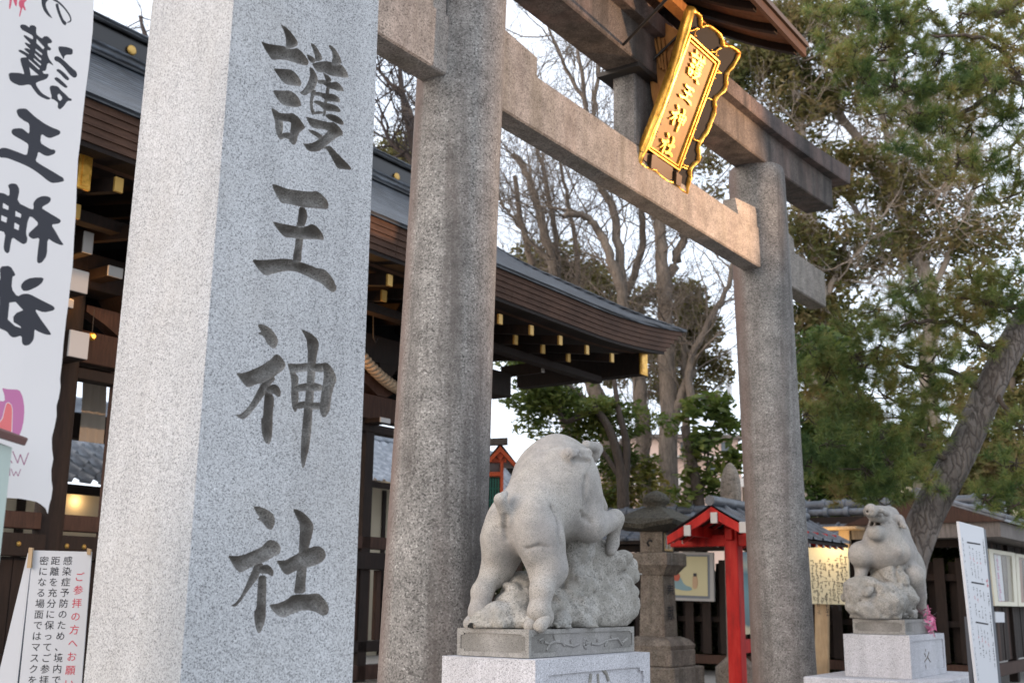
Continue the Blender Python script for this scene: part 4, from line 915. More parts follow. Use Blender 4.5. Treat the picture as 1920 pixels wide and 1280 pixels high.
# ---- far pair
FS0, FS1, FN0, FN1 = 4.96, 6.12, .76, 1.345
ped2 = thing('stone_pedestal', P(5.5, 1.05, GZ), 'pale granite pedestal with stepped base beside the farther post, under the boar facing us', 'pedestal', 'pale granite pedestals of the boar statues')
inset_block(ped2, FS0, FS1, FN0, FN1, .885, PZT, M['block'], .010, .05, .02)
sb0, sb1, nb0, nb1 = FS0 - .30, FS1 + .36, FN0 - .28, FN1 + .28
for i in range(3):
    a, b = sb0 + (sb1 - sb0) * i / 3, sb0 + (sb1 - sb0) * (i + 1) / 3 - .006; mb = MB(); mb.pbox(a, b, nb0, nb1, .60, .883, 0, .01); mb.build('step_stone', M['block'], ped2)
mb = MB(); mb.pbox(sb0 - .3, sb1 + .3, nb0 - .3, nb1 + .3, GZ, .597, 0, .012); mb.build('base_course', M['block'], ped2)
on_n('incised_character', [([(1735,1216),(1735,1220)], .007), ([(1733,1224),(1735,1230)], .007), ([(1741,1222),(1738,1232),(1733,1240)], .007), ([(1738,1230),(1744,1240)], .007), ([(1735,1246),(1736,1252)], .007)], FN1 - .012, ped2, M['lantern'])
st2 = thing('boar_statue', P(5.5, 1.05, PZT), 'grey stone boar facing the viewer with open mouth, right of the farther torii post', 'boar statue', 'stone boar statues guarding the torii')
inset_block(st2, FS0 + .10, FS1 - .12, FN0 + .06, FN1 - .06, PZT + .003, 1.382, M['plinth'], .006, .025, .02, 'plinth', ('n', 's'))
f_ = lambda x, y, n: TP(x, y, n)
pr2 = [rcone((5.38, 1.05, 2.0), (5.62, 1.05, 1.97), .195, .215), rcone((5.62, 1.05, 1.97), (5.88, 1.06, 1.82), .21, .185), ell((5.38, 1.05, 2.12), (.18, .17, .15)),
       (rcone(f_(1672, 1000, 1.05), f_(1660, 982, 1.05), .165, .150), .07), (rcone(f_(1666, 968, 1.05), f_(1640, 963, 1.05), .100, .078), .025), (rcone(f_(1664, 1003, 1.05), f_(1640, 998, 1.05), .095, .072), .025),
       (rcone(f_(1630, 958, .96), f_(1633, 956, 1.12), .058, .058), .012), (rcone(f_(1684, 974, 1.18), f_(1697, 988, 1.26), .055, .022), .015), (rcone(f_(1660, 951, .92), f_(1668, 947, .9), .045, .02), .02), (rcone(f_(1652, 958, 1.16), f_(1663, 962, 1.18), .032, .03), .015),
       (rcone((5.24, .88, 1.96), f_(1621, 1042, .86), .125, .09), .05), (rcone(f_(1621, 1042, .86), f_(1616, 1062, .86), .085, .068), .03), (rcone(f_(1616, 1062, .86), f_(1612, 1090, .86), .060, .05), .02),
       (rcone((5.36, 1.2, 1.98), f_(1684, 1034, 1.2), .10, .05), .05), (rcone(f_(1684, 1034, 1.2), f_(1691, 1047, 1.2), .036, .028), .02),
       (ell((5.86, 1.17, 1.82), (.17, .10, .19)), .08), (rcone(f_(1710, 1080, 1.24), f_(1722, 1115, 1.24), .12, .075), .05), (rcone(f_(1722, 1115, 1.24), f_(1730, 1156, 1.24), .065, .05), .03),
       (rcone((5.88, .93, 1.80), (5.80, .90, 1.60), .11, .07), .05), (rcone((5.80, .90, 1.60), (5.88, .90, 1.42), .06, .045), .03)]
f2b = sdf(pr2, .07); H2 = lambda x, y: hit(f2b, x, y, 8.5, 12.5)
cuts = [rcone(f_(1612, 978, n_), f_(1660, 986, n_), .034, .014) for n_ in (.80, .88, .96, 1.04, 1.12, 1.2, 1.28)] + [rcone(f_(1627, 957, 1.01), f_(1624, 958, 1.0), .012, .014), rcone(f_(1629, 958, 1.10), f_(1626, 959, 1.10), .012, .014)] + gline(H2, [(1652, 962), (1658, 968), (1668, 980)], .013) + gline(H2, [(1676, 974), (1684, 980), (1690, 990)], .010) + gline(H2, [(1634, 960), (1642, 966), (1652, 970)], .008) + gline(H2, [(1690, 1085), (1704, 1060)], .012)
def bp2(X, d):
    for c_ in cuts: d = -smin(-d, c_(X), .010)
    return d + .004 * vnoise(X, 7, 4)
sculpt('boar_body', pr2, .07, (4.75, .6, 1.38), (6.25, 1.5, 2.45), .012, M['statue'], st2, bp2, 1)
rk2 = [ell((5.26, 1.0, 1.52), (.27, .24, .16)), ell((5.14, .96, 1.64), (.17, .21, .11)), rcone(f_(1668, 1046, 1.08), f_(1668, 1085, 1.08), .125, .14), rcone(f_(1656, 1052, 1.0), f_(1652, 1085, 1.0), .085, .09), ell((5.6, 1.05, 1.47), (.32, .20, .12)), ell((5.34, 1.15, 1.60), (.20, .14, .17)), ell((5.9, 1.2, 1.42), (.14, .09, .08)), ell((5.10, .87, 1.45), (.13, .14, .12)), ell((5.12, 1.12, 1.48), (.12, .14, .13))]
def rp2(X, d): d = rockpost(9, .12, 3.9)(X, d); return np.maximum(d, 1.384 - X[:, 2])
sculpt('rock', rk2, .045, (4.80, .62, 1.38), (6.10, 1.45, 2.02), .0125, M['rock'], st2, rp2, 1)
# pink folded-paper garland hanging behind the far statue
mb = MB(); r_ = random.Random(5); c0 = TP(1736, 1148, 1.32)
for i in range(60):
    t = i / 60; p = P(*TP(1738 + 10 * t + r_.uniform(-4, 4), 1144 + 44 * t + r_.uniform(-3, 3), 1.31 + r_.uniform(-.03, .03)))
    a, b, c_ = [np.array([r_.gauss(0, 1) for _ in range(3)]) * .026 for _ in range(3)]; mb.add([p + a, p + b, p + c_], [(0, 1, 2)], 0 if r_.random() < .8 else 1)
gar = mb.build('paper_garland', [mat('pink_paper', (.75, .22, .38), .7), M['white']]); gar['kind'] = 'stuff'; tag(gar, 'bunch of small pink folded papers hanging behind the boar that faces us', 'paper garland'); del gar['kind']

# ------------------------------------------------------------------ shrine gate building behind the torii
gate = thing('shrine_gate_building', P(3, -5.5, GZ), 'dark wooden shrine gate with a sweeping copper-grey roof and gold rafter caps behind the torii', 'gate building')
M['roofcu'] = mat('copper_shingle_roof', (.055, .066, .08), .5, .15); v = coords(M['roofcu'], (1, 1, 1)); tcx = nd(M['roofcu'], 'ShaderNodeSeparateXYZ'); lk(M['roofcu'], v, tcx.inputs[0])
wv_ = nd(M['roofcu'], 'ShaderNodeTexWave'); wv_.wave_type = 'BANDS'; wv_.bands_direction = 'Z'; wv_.inputs['Scale'].default_value = 4.; wv_.inputs['Distortion'].default_value = 1.2; wv_.inputs['Detail'].default_value = 3; lk(M['roofcu'], v, wv_.inputs['Vector'])
n_ = noise(M['roofcu'], coords(M['roofcu'], (.7, .7, 2.6)), 5, 5)
c = ramp(M['roofcu'], n_, [(.36, (.006, .008, .012)), (.5, (.020, .026, .036)), (.66, (.065, .078, .096))]); c = mixc(M['roofcu'], 1., c, ramp(M['roofcu'], wv_.outputs['Fac'], [(.2, G3(.35)), (.5, G3(1.05))]), 'MULTIPLY'); lk(M['roofcu'], c, bs(M['roofcu']).inputs['Base Color']); bump(M['roofcu'], wv_.outputs['Fac'], .6, .03)
gs = lambda s: .2 * (max(0, s - 7.) / 2.7) ** 2
EN_ = -3.05
# fascia: five stacked layers of boards
for L_ in range(5):
    z0 = 4.945 + .064 * L_; nn = EN_ - .012 * (4 - L_); sE = 9.2 + .11 * L_; a = -3.2
    k = 0
    while a < sE - .05:
        b = min(a + 1.05, sE)
        if sE - b < .4: b = sE
        mb = MB(); mb.sweep([[P(s_, nn - .42, z0 + gs(s_)), P(s_, nn, z0 + gs(s_)), P(s_, nn, z0 + .061 + gs(s_)), P(s_, nn - .42, z0 + .061 + gs(s_))] for s_ in np.linspace(a + .002, b - .002, 6)]); mb.build('fascia_board', M['fascia'], gate); a = b
hp = np.array([[932, 463], [992, 498], [1090, 541], [1187, 584], [1285, 613.4]]); h0, h1 = P(9.72, EN_, 0), P(7.6, -6.5, 0); hd = h1 - h0; hn = np.cross(hd, ZZ); hn /= np.linalg.norm(hn); ts = []; zs = []
for x, y in hp: q = on_plane(x, y, h0, hn); ts.append((q - h0) @ hd / (hd @ hd)); zs.append(q[2])
o_ = np.argsort(ts); ts = np.array(ts)[o_]; zs = np.array(zs)[o_]; print('hip', ts.round(2), zs.round(2))
ts = np.concatenate([[0], ts[ts > .02], [1.]]); zs = np.concatenate([[5.50], zs[-(len(ts) - 2):], [7.62]])
def zr(t): return np.interp(t, ts, zs) - .2 * (1 - t) ** 2
mb = MB(); secs = []
for i, t in enumerate(np.linspace(0, 1, 26)):
    sE = 9.72 - 2.12 * t; secs.append([P(s_, EN_ - 3.45 * t, zr(t) + gs(min(s_, 9.72)) * (1 - t) ** 2) for s_ in list(np.linspace(-3.3, 6.5, 10)) + list(np.linspace(6.9, sE, 14))])
mb.sweep(secs, 0, False, True, False)
secs2 = [[P(s_, -13 + 0 - (EN_ - 3.45 * t), zr(t)) for s_ in (-3.3, 9.72 - 2.12 * t)] for t in np.linspace(0, 1, 12)]; mb.sweep(secs2, 0, False, True, False)
hipr = [[P(9.72 - 2.12 * t, EN_ - 3.45 * t, zr(t) + gs(9.72) * (1 - t) ** 2), P(9.72 - 2.12 * t, -9.95 + 3.45 * t, zr(t))] for t in np.linspace(0, 1, 12)]; mb.sweep(hipr, 0, False, True, False)
mb.build('roof_slope', M['roofcu'], gate)
mb = MB(); mb.sweep([[P(s_, EN_ - .3, 5.262 + gs(s_)), P(s_, EN_ + .03, 5.262 + gs(s_)), P(s_, EN_ + .03, 5.305 + gs(s_)), P(s_, EN_ - .3, 5.40 + gs(s_))] for s_ in np.linspace(-3.3, 9.74, 40)]); mb.build('roof_rim', M['roofcu'], gate)
mb = MB(); mb.sweep([[P(9.72 - 2.12 * t, EN_ - 3.45 * t, zr(t) + gs(9.72) * (1 - t) ** 2 + .0), P(9.76 - 2.12 * t, EN_ - 3.45 * t - .05, zr(t) + .2 * (1 - t) ** 2 + .04), P(9.66 - 2.12 * t, EN_ - 3.45 * t - .1, zr(t) + .2 * (1 - t) ** 2 + .0)] for t in np.linspace(0, 1, 14)]); mb.build('hip_ridge', M['roofcu'], gate)
for (z0, z1, w_, m_) in ((7.45, 7.62, .26, 'roofcu'), (7.62, 7.86, .20, 'black'), (7.86, 7.90, .25, 'roofcu'), (7.90, 8.0, .17, 'roofcu')):
    mb = MB(); mb.pbox(-3.4, 7.7, -6.5 - w_, -6.5 + w_, z0, z1, 0, .01); mb.build('ridge_course', M[m_], gate)
for x, y in ((743, 332), (246, 95)):
    mb = MB(); q = P(*TP(x, y, -6.29)); mb.lathe(q, [(.001, 0), (.06, 0), (.06, .02), (.04, .03), (0, .03)], 16, up=NN); mb.build('gold_crest', M['goldcap'], gate)
# soffit and rafters with gilded ends
mb = MB(); mb.sweep([[P(s_, EN_ - .06, 4.90 + gs(s_)), P(s_, -6.4, 5.35 + gs(s_)), P(s_, -6.4, 5.39 + gs(s_)), P(s_, EN_ - .06, 4.942 + gs(s_))] for s_ in np.linspace(-3.2, 9.15, 30)]); mb.build('soffit', M['dwood'], gate)
def rafter(s_, n0, z0, w_=.07, h_=.115, L=2.6, rise=.16):
    zz = z0 + gs(s_) * .6; mb = MB(); mb.bar(P(s_, n0 - .012, zz), P(s_, n0 - L, zz + L * rise), w_, h_, m=0); r_ = mb.build('rafter', M['dwood'], gate)
    mb = MB(); mb.box(P(s_, n0 + .004, zz), UU * (w_ / 2 + .004), NN * .014, ZZ * (h_ / 2 + .004), 0, .003); mb.build('gold_cap', M['goldcap'], r_)
for i in range(-12, 5): rafter(5.18 + .665 * i + .66 * 0, -3.25, 4.745)
sB = TP(966, 637, -3.62); 
for i in range(-14, 3): rafter(sB[0] + .63 * i, -3.62, sB[2] if i > -8 else 4.56, .07, .115, 2.4, .12)
for x0, x1, y0, y1, nn in ((1201, 1213, 660, 702, -3.4), (149, 171, 270, 355, -3.35)):
    a, b = TP(x0, (y0 + y1) / 2, nn), TP(x1, (y0 + y1) / 2, nn); za, zb = TP((x0 + x1) / 2, y1, nn)[2], TP((x0 + x1) / 2, y0, nn)[2]
    s0_, s1_ = a[0], b[0]
    mb = MB(); mb.pbox(s0_, s1_, nn - 2.2, nn - .02, za, zb); r_ = mb.build('hip_rafter', M['dwood'], gate)
    mb = MB(); mb.pbox(s0_ - .006, s1_ + .006, nn - .02, nn + .01, za - .006, zb + .006, 0, .004); mb.pbox(s0_ + .02, s1_ - .02, nn + .008, nn + .018, za + .02, zb - .02); mb.build('gold_cap', M['gold'], r_)
# long beams and dark mass under the eaves
def gbeam(name, s0, s1, n0, n1, z0, z1, m_, bev=.006): mb = MB(); mb.pbox(s0, s1, n0, n1, z0, z1, 0, bev); return mb.build(name, M[m_], gate)
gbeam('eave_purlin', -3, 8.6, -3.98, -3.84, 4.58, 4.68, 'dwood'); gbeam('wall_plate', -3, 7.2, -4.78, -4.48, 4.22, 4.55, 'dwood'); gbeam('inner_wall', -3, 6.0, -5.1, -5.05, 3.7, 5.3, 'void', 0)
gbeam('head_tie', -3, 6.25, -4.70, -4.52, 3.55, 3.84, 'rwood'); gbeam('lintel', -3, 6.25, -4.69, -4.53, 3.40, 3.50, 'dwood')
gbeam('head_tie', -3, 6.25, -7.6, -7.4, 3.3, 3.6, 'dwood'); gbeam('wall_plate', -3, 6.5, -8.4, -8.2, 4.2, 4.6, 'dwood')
for s_, w_, m_ in ((-2.6, .15, 'dwood'), (.42, .125, 'dwood'), (.985, .045, 'rwood'), (4.42, .075, 'dwood'), (6.1, .15, 'dwood')):
    mb = MB(); mb.lathe(P(s_, -4.6, GZ), [(w_ * 1.04, 0.3), (w_, .9), (w_ * .98, 4.2)], 20) if w_ > .1 else mb.pbox(s_ - w_, s_ + w_, -4.66, -4.54, GZ + .3, 3.6, 0, .006); mb.build('column', M[m_], gate)
for s_ in (-2.6, .42, 4.42, 6.1): mb = MB(); mb.lathe(P(s_, -8.3, GZ), [(.15, .3), (.15, 4.2)], 16); mb.build('column', M['dwood'], gate)
# brackets with white-painted ends
for x, y, nn, w_, h_ in ((165, 455, -4.1, .05, .10), (148, 527, -4.0, .09, .10), (216, 510, -4.2, .08, .05), (147, 646, -4.2, .10, .12), (128, 568, -4.3, .05, .04), (722, 788, -4.3, .09, .03), (1018, 688, -4.1, .03, .08)):
    q = TP(x, y, nn); mb = MB(); mb.pbox(q[0] - w_, q[0] + w_, nn - .7, nn - .01, q[2] - h_, q[2] + h_, 0, .008); r_ = mb.build('bracket_arm', M['dwood'], gate)
    mb = MB(); mb.pbox(q[0] - w_ * .96, q[0] + w_ * .96, nn - .01, nn + .01, q[2] - h_ * .96, q[2] + h_ * .96, 0, .004); mb.build('white_end', M['white'], r_)
for i in range(8):
    s_ = -2.6 + i * 1.2; mb = MB(); mb.hexa([P(s_ - .10, -4.75, 4.08), P(s_ + .10, -4.75, 4.08), P(s_ + .10, -4.50, 4.08), P(s_ - .10, -4.50, 4.08), P(s_ - .17, -4.8, 4.22), P(s_ + .17, -4.8, 4.22), P(s_ + .17, -4.45, 4.22), P(s_ - .17, -4.45, 4.22)]); mb.build('bearing_block', M['dwood'], gate)
    mb = MB(); mb.sweep([[P(s_ + a, -4.68, 3.84 + z), P(s_ + a, -4.54, 3.84 + z), P(s_ + a, -4.54, 4.08), P(s_ + a, -4.68, 4.08)] for a, z in ((-.45, .18), (-.25, .10), (-.08, .01), (.08, .01), (.25, .10), (.45, .18))]); mb.build('bracket_arm', M['rwood'], gate)
# lower rails, panels and lattice
zt_, = (TP(700, 1033, -4.6)[2],)
gbeam('rail', -3, 6.25, -4.68, -4.50, 1.83, 2.02, 'dwood'); gbeam('rail', -3, 6.25, -4.66, -4.54, 2.06, 2.20, 'rwood'); gbeam('rail', -3, 6.25, -4.66, -4.54, .92, 1.04, 'dwood'); gbeam('rail', -3, 6.25, -4.66, -4.54, .62, .78, 'rwood')
a = -3.
while a < 1.9: gbeam('wall_board', a, a + .235, -4.62, -4.58, 1.045, 1.825, 'dwood', .004); a += .24
a = -3.
while a < 1.9: gbeam('wall_board', a, a + .235, -4.62, -4.58, .785, .915, 'dwood', .004); a += .24
a = 2.; 
while a < 6.0: gbeam('lattice_bar', a, a + .075, -4.63, -4.57, 1.045, 1.825, 'rwood', .004); a += .19
mb = MB(); mb.pbox(-3, 6.4, -5.0, -4.1, GZ, .60, 0, .02); mb.build('stone_sill', M['lantern'], gate)
for s_, z_ in ((-.62, 1.93), (-.25, 1.93), (.1, 1.93), (.55, 1.93), (.72, 1.93)): mb = MB(); mb.lathe(P(s_, -4.5, z_), [(.012, -.005), (.022, .004), (0, .012)], 10, up=NN); mb.build('nail_cover', M['goldcap'], gate)
mb = MB(); mb.tube([P(*TP(700, 560, -4.3)), P(*TP(700, 632, -4.3)), P(*TP(704, 642, -4.3)), P(*TP(709, 634, -4.3))], .008, 6); mb.build('iron_hook', M['iron'], gate)
# hall interior dark ends so the gate is not see-through at the far left
# rope
rp_ = thing('straw_rope', P(*TP(715, 690, -4.45)), 'thick twisted straw rope hanging in the gate between pillar and nearer post', 'rope')
pa, pb2 = P(*TP(668, 655, -4.45)), P(*TP(790, 742, -4.45)); m_rope = wood('pale_straw', (.36, .26, .17), (.52, .40, .28), (1, 1, 1), .9, 60)
for k in range(3):
    mb = MB(); pts = []
    for i in range(90):
        t = i / 89; c_ = pa + (pb2 - pa) * t - ZZ * .12 * sin(pi * t); th = t * 2 * pi * 7 + k * 2 * pi / 3; pts.append(c_ + .038 * (cos(th) * NN + sin(th) * ZZ))
    mb.tube(pts, .036, 8); mb.build('rope_strand', m_rope, rp_)
# hanging lantern ring of gold inside the gate
q = P(*TP(172, 631, -4.4)); gl = thing('gilt_ornament', q, 'small round gilt ornament hanging under the gate beam at left', 'ornament'); mb = MB(); mb.lathe(q, [(.02, -.03), (.038, -.01), (.038, .012), (.02, .03)], 14, up=NN); mb.build('ring', M['gold'], gl); mb = MB(); mb.tube([q + ZZ * .03, q + ZZ * .25], .004, 6); mb.build('hanger', M['iron'], gl)
# hanging blind in the gate opening
bl = MB(); q = [TP(x, y, -5.6) for x, y in ((155, 708), (200, 716), (194, 832), (148, 826))]; k = 9; secs = []
for j in range(12):
    t = j / 11; a = P(*(q[0] * (1 - t) + q[3] * t)); b = P(*(q[1] * (1 - t) + q[2] * t)); secs.append([a + (b - a) * i / k + NN * .012 * sin(i * 2.1 + j * .3) for i in range(k + 1)])
bl.sweep(secs, 0, False, True, False); m_bl = mat('thin_beige_cloth', (.42, .37, .31), .9); bl.build('hanging_curtain', m_bl, None, 'thin beige curtain hanging in the left opening of the gate', 'curtain')

# ------------------------------------------------------------------ tiled halls seen through the gate
M['tile'] = mat('grey_roof_tile', (.16, .175, .20), .45); v = coords(M['tile']); n_ = noise(M['tile'], v, 6, 4); lk(M['tile'], ramp(M['tile'], n_, [(.3, (.05, .056, .068)), (.7, (.135, .15, .175))]), bs(M['tile']).inputs['Base Color'])
M['tilelight'] = mat('silvery_roof_tile', (.40, .43, .48), .5); v = coords(M['tilelight'], (1, 1, 1)); n_ = noise(M['tilelight'], v, 5, 4); lk(M['tilelight'], ramp(M['tilelight'], n_, [(.3, (.25, .28, .32)), (.7, (.52, .56, .62))]), bs(M['tilelight']).inputs['Base Color'])
M['plaster'] = mat('cream_plaster', (.55, .48, .36), .9)
def hall(label, s0, s1, ne, ze, nr, zrr, mt, wall='plaster', step=.30):
    h = thing('tiled_side_hall', P((s0 + s1) / 2, (ne + nr) / 2, GZ), label, 'hall', 'tiled halls beyond the gate')
    a = s0
    while a < s1:
        mb = MB(); secs = []
        for i in range(9):
            t = i / 8; n_, z_ = ne + (nr - ne) * t, ze + (zrr - ze) * (t ** 1.1)
            for dz in ((0, .03) if i < 8 else (0,)): secs.append([P(a, n_, z_ + dz), P(a + step * .62, n_, z_ - .01 + dz), P(a + step * .72, n_, z_ + .05 + dz), P(a + step * .86, n_, z_ + .07 + dz), P(a + step * .97, n_, z_ + .04 + dz)])
        mb.sweep(secs, 0, False, True, False); mb.build('tile_course', M[mt], h); a += step
    mb = MB(); mb.pbox(s0, s1, nr - .2, nr + .15, zrr, zrr + .28, 0, .03); mb.build('ridge', M[mt], h)
    mb = MB(); mb.pbox(s0, s1, ne - .1, ne - .02, ze - .16, ze - .03); mb.build('eave_beam', M['dwood'], h)
    mb = MB(); mb.pbox(s0 + .3, s1 - .3, nr - .6, ne - .8, GZ, ze - .05); mb.build('wall', M[wall], h)
    a = s0 + .3
    while a < s1 - .3: mb = MB(); mb.pbox(a, a + .12, ne - .8, ne - .76, GZ, ze - .1); mb.build('wall_post', M['dwood'], h); a += 1.6
    return h
q = TP(160, 905, -9.5); hall('silvery tiled hall glimpsed through the left opening of the gate', q[0] - 4, q[0] + 2.4, -9.5, q[2], -12., q[2] + 1.35, 'tilelight')
q = TP(712, 900, -12.); hall('silvery tiled hall glimpsed between the carved pillar and the nearer torii post', q[0] - 2.5, q[0] + 8, -12., q[2], -14.6, q[2] + 1.35, 'tilelight')

# ------------------------------------------------------------------ small vermilion shrine
M['verm'] = mat('vermilion_paint', (.62, .10, .025), .5); M['redp'] = mat('bright_red_paint', (.42, .008, .008), .55, 0, .25); _n = noise(M['redp'], coords(M['redp'], (3, 3, .6)), 4, 5, .65); lk(M['redp'], ramp(M['redp'], _n, [(.3, (.24, .008, .007)), (.5, (.42, .010, .008)), (.75, (.50, .035, .025))]), bs(M['redp']).inputs['Base Color']); M['greenp'] = mat('green_lattice_paint', (.03, .22, .17), .6)
vs = thing('small_vermilion_shrine', at(930, 1100, 17.5) * (1, 1, 0) + ZZ * GZ, 'small vermilion shrine hut with green lattice window between the nearer post and the boar', 'shrine hut')
def vq(x, y, d=0.): return at(x, y, 17.5 + d)
def vslab(name, pts, m_, d0, d1):
    mb = MB(); mb.sweep([[vq(x, y, d0) for x, y in pts], [vq(x, y, d0) + (0, d1 - d0, 0) for x, y in pts]]); mb.build(name, M[m_], vs)
vslab('roof', [(938,829),(978,880),(973,884),(938,840),(903,884),(898,880)], 'dwood', -.1, 1.8); vslab('ridge', [(905,822),(952,820),(952,832),(905,834)], 'greywood', -.2, -.05)
vslab('bargeboard', [(938,836),(974,876),(972,883),(938,846)], 'verm', -.16, -.11); vslab('bargeboard', [(938,836),(938,846),(904,883),(902,876)], 'verm', -.16, -.11)
vslab('gable_ornament', [(934,846),(942,846),(944,856),(938,862),(932,856)], 'verm', -.1, 0.); vslab('gable_wall', [(938,845),(962,876),(914,876)], 'white', .1, .2)
vslab('tie_beam', [(908,858),(950,858),(950,866),(908,866)], 'verm', -.05, .08); vslab('wall', [(908,866),(938,866),(938,884),(908,884)], 'white', .12, .2); vslab('tie_beam', [(906,884),(944,884),(944,892),(906,892)], 'verm', -.05, .12)
vslab('post', [(938,862),(944,862),(943,1080),(937,1080)], 'verm', -.06, .1); vslab('post', [(896,862),(902,862),(901,1080),(895,1080)], 'verm', -.06, .1); vslab('panel', [(900,892),(938,892),(937,1000),(900,1000)], 'black', .2, .25); vslab('lower_wall', [(900,960),(938,960),(937,1100),(900,1100)], 'verm', .12, .3)
for i in range(7): vslab('lattice_bar', [(903 + 5 * i, 892), (906 + 5 * i, 892), (905.4 + 5 * i, 960), (902.4 + 5 * i, 960)], 'greenp', .1, .14)
for y in (892, 914, 936, 957): vslab('lattice_rail', [(902, y), (938, y), (938, y + 2.6), (902, y + 2.6)], 'greenp', .14, .18)

# ------------------------------------------------------------------ roofed fence around the precinct
fence = thing('roofed_fence', P(13.3, -3, GZ), 'dark slatted wooden fence with a grey tiled coping roof, running across behind the statues', 'fence')
FS = 13.3
eav = TS(1620, 1000, 12.72); rdg = TS(1600, 938, 13.4); ze_, zr_ = eav[2], rdg[2]; print('fence', ze_, zr_)
def fbox(name, s0, s1, n0, n1, z0, z1, m_, bev=.006, par=None): mb = MB(); mb.pbox(s0, s1, n0, n1, z0, z1, 0, bev); return mb.build(name, M[m_], par or fence)
n_l, n_r = -9.2, .10
a = n_l; step = .345; i = 0
pan_me = None
while a < n_r + .3:
    if pan_me is None:
        mb = MB(); secs = []
        for j in range(6):
            t = j / 5; s_, z_ = 12.72 + (13.32 - 12.72) * t, ze_ + (zr_ - .30 - ze_) * t
            for dz in ((0, .012) if j < 5 else (0,)): secs.append([P(s_, a, z_ + dz), P(s_, a + step * .80, z_ - .004 + dz), P(s_, a + step * .84, z_ + .028 + dz), P(s_, a + step * .96, z_ + .032 + dz), P(s_, a + step * .995, z_ + dz)])
        mb.sweep(secs, 0, False, False, False)
        for side in (0,):
            mb.add([P(12.72, a, ze_ - .03), P(12.72, a + step * .99, ze_ - .03), P(12.72, a + step * .99, ze_), P(12.72, a, ze_)], [(0, 1, 2, 3)])
        o = mb.build('roof_tile', M['tile'], fence); pan_me = o.data; base = a
        mb = MB(); mb.tube([P(13.36, a, zr_ - .07), P(13.36, a + step, zr_ - .07)], .085, 10); mb.tube([P(13.36, a + step - .03, zr_ - .07), P(13.36, a + step + .03, zr_ - .07)], .11, 10); r0_ = mb.build('ridge_tile', M['tile'], fence)
        mb = MB(); mb.tube([P(13.20, a + .1, zr_ - .20), P(13.20, a + .1 + step, zr_ - .20)], .065, 8); mb.tube([P(13.17, a + .1 + step - .04, zr_ - .20), P(13.17, a + .1 + step + .03, zr_ - .20)], .088, 10); r1_ = mb.build('ridge_tile', M['tile'], fence)
        mb = MB(); q = P(12.70, a + step * .9, ze_ + .01); mb.lathe(q, [(.001, 0), (.045, 0), (.045, .05), (.001, .05)], 10, up=-UU); mb.build('tile_end', M['tile'], fence); t0_ = fence.children[-1] if 0 else bpy.data.objects[mb and [ob.name for ob in fence.children if ob.name.startswith('tile_end')][0]]
    else:
        for src in (o, r0_, r1_, t0_):
            c_ = src.copy(); COL.objects.link(c_); c_.parent = fence; c_.location = [float(x) for x in (NN * (a - base))]
    a += step
fbox('roof_board', 12.74, 13.9, n_l, n_r + .3, ze_ - .09, ze_ - .035, 'dwood', 0); fbox('roof_core', 13.1, 13.6, n_l, n_r, ze_ - .06, zr_ - .28, 'dwood', 0)
mb = MB(); mb.hexa([P(13.42, n_l, zr_ - .3), P(14.0, n_l, ze_), P(14.0, n_r, ze_), P(13.42, n_r, zr_ - .3), P(13.42, n_l, zr_ - .26), P(14.0, n_l, ze_ + .04), P(14.0, n_r, ze_ + .04), P(13.42, n_r, zr_ - .26)]); mb.build('rear_roof_slope', M['tile'], fence)
fbox('eave_beam', 13.0, 13.12, n_l, n_r + .2, ze_ - .22, ze_ - .10, 'dwood')
a = n_l
while a < n_r:
    fbox('fence_post', 13.22, 13.38, a - .07, a + .07, GZ, ze_ - .1, 'dwood'); a += 1.86
for z0, z1, ss in ((.45, .60, 13.12), (1.15, 1.24, 13.2), (1.85, 1.96, 13.2)): fbox('rail', ss, ss + .1, n_l, n_r, z0, z1, 'rwood' if z0 < .5 else 'dwood')
r_ = random.Random(3); a = n_l + .1; i = 0
while a < n_r - .05:
    fbox('slat', 13.10 if i % 2 == 0 else 13.36, 13.12 if i % 2 == 0 else 13.38, a, a + .16, .62, 2.15 + (0 if i % 2 else .05), 'dwood', .003); a += .155 if r_.random() < 2 else .2; i += 1
    if i % 2 == 0: a += .02
# side section receding to the right, with a wider plank roof
fence2 = thing('plank_side_wall', P(16, .1, GZ), 'dark brown vertical plank wall with a grey wooden roof edge at the right side', 'wall')
def f2box(name, s0, s1, n0, n1, z0, z1, m_, bev=.005): mb = MB(); mb.pbox(s0, s1, n0, n1, z0, z1, 0, bev); return mb.build(name, M[m_], fence2)
a = 13.38
while a < 22: f2box('plank', a, a + .148, .06, .085 + (.01 if int(a * 10) % 2 else 0), .62, 2.52, 'rwood' if int(a * 7) % 5 == 0 else 'dwood', .003); a += .155
f2box('rail', 13.3, 22, .10, .20, .42, .60, 'rwood'); f2box('rail', 13.3, 22, .09, .13, 2.53, 2.63, 'dwood')
for s_ in (13.42, 15.4, 17.4, 19.4): f2box('wall_post', s_ - .07, s_ + .07, .0, .14, GZ, 2.7, 'dwood')
zg = TS(1800, 992, 12.6)
mb = MB(); mb.hexa([P(12.55, -1.6, zg[2] - .12), P(22, -1.6, zg[2] - .12), P(22, .62, zg[2] - .12), P(12.55, .62, zg[2] - .12), P(12.55, -1.6, zg[2] + .10), P(22, -1.6, zg[2] + .10), P(22, .62, zg[2] + .10), P(12.55, .62, zg[2] + .10)]); mb.build('eave_frame', M['greywood'], fence2)
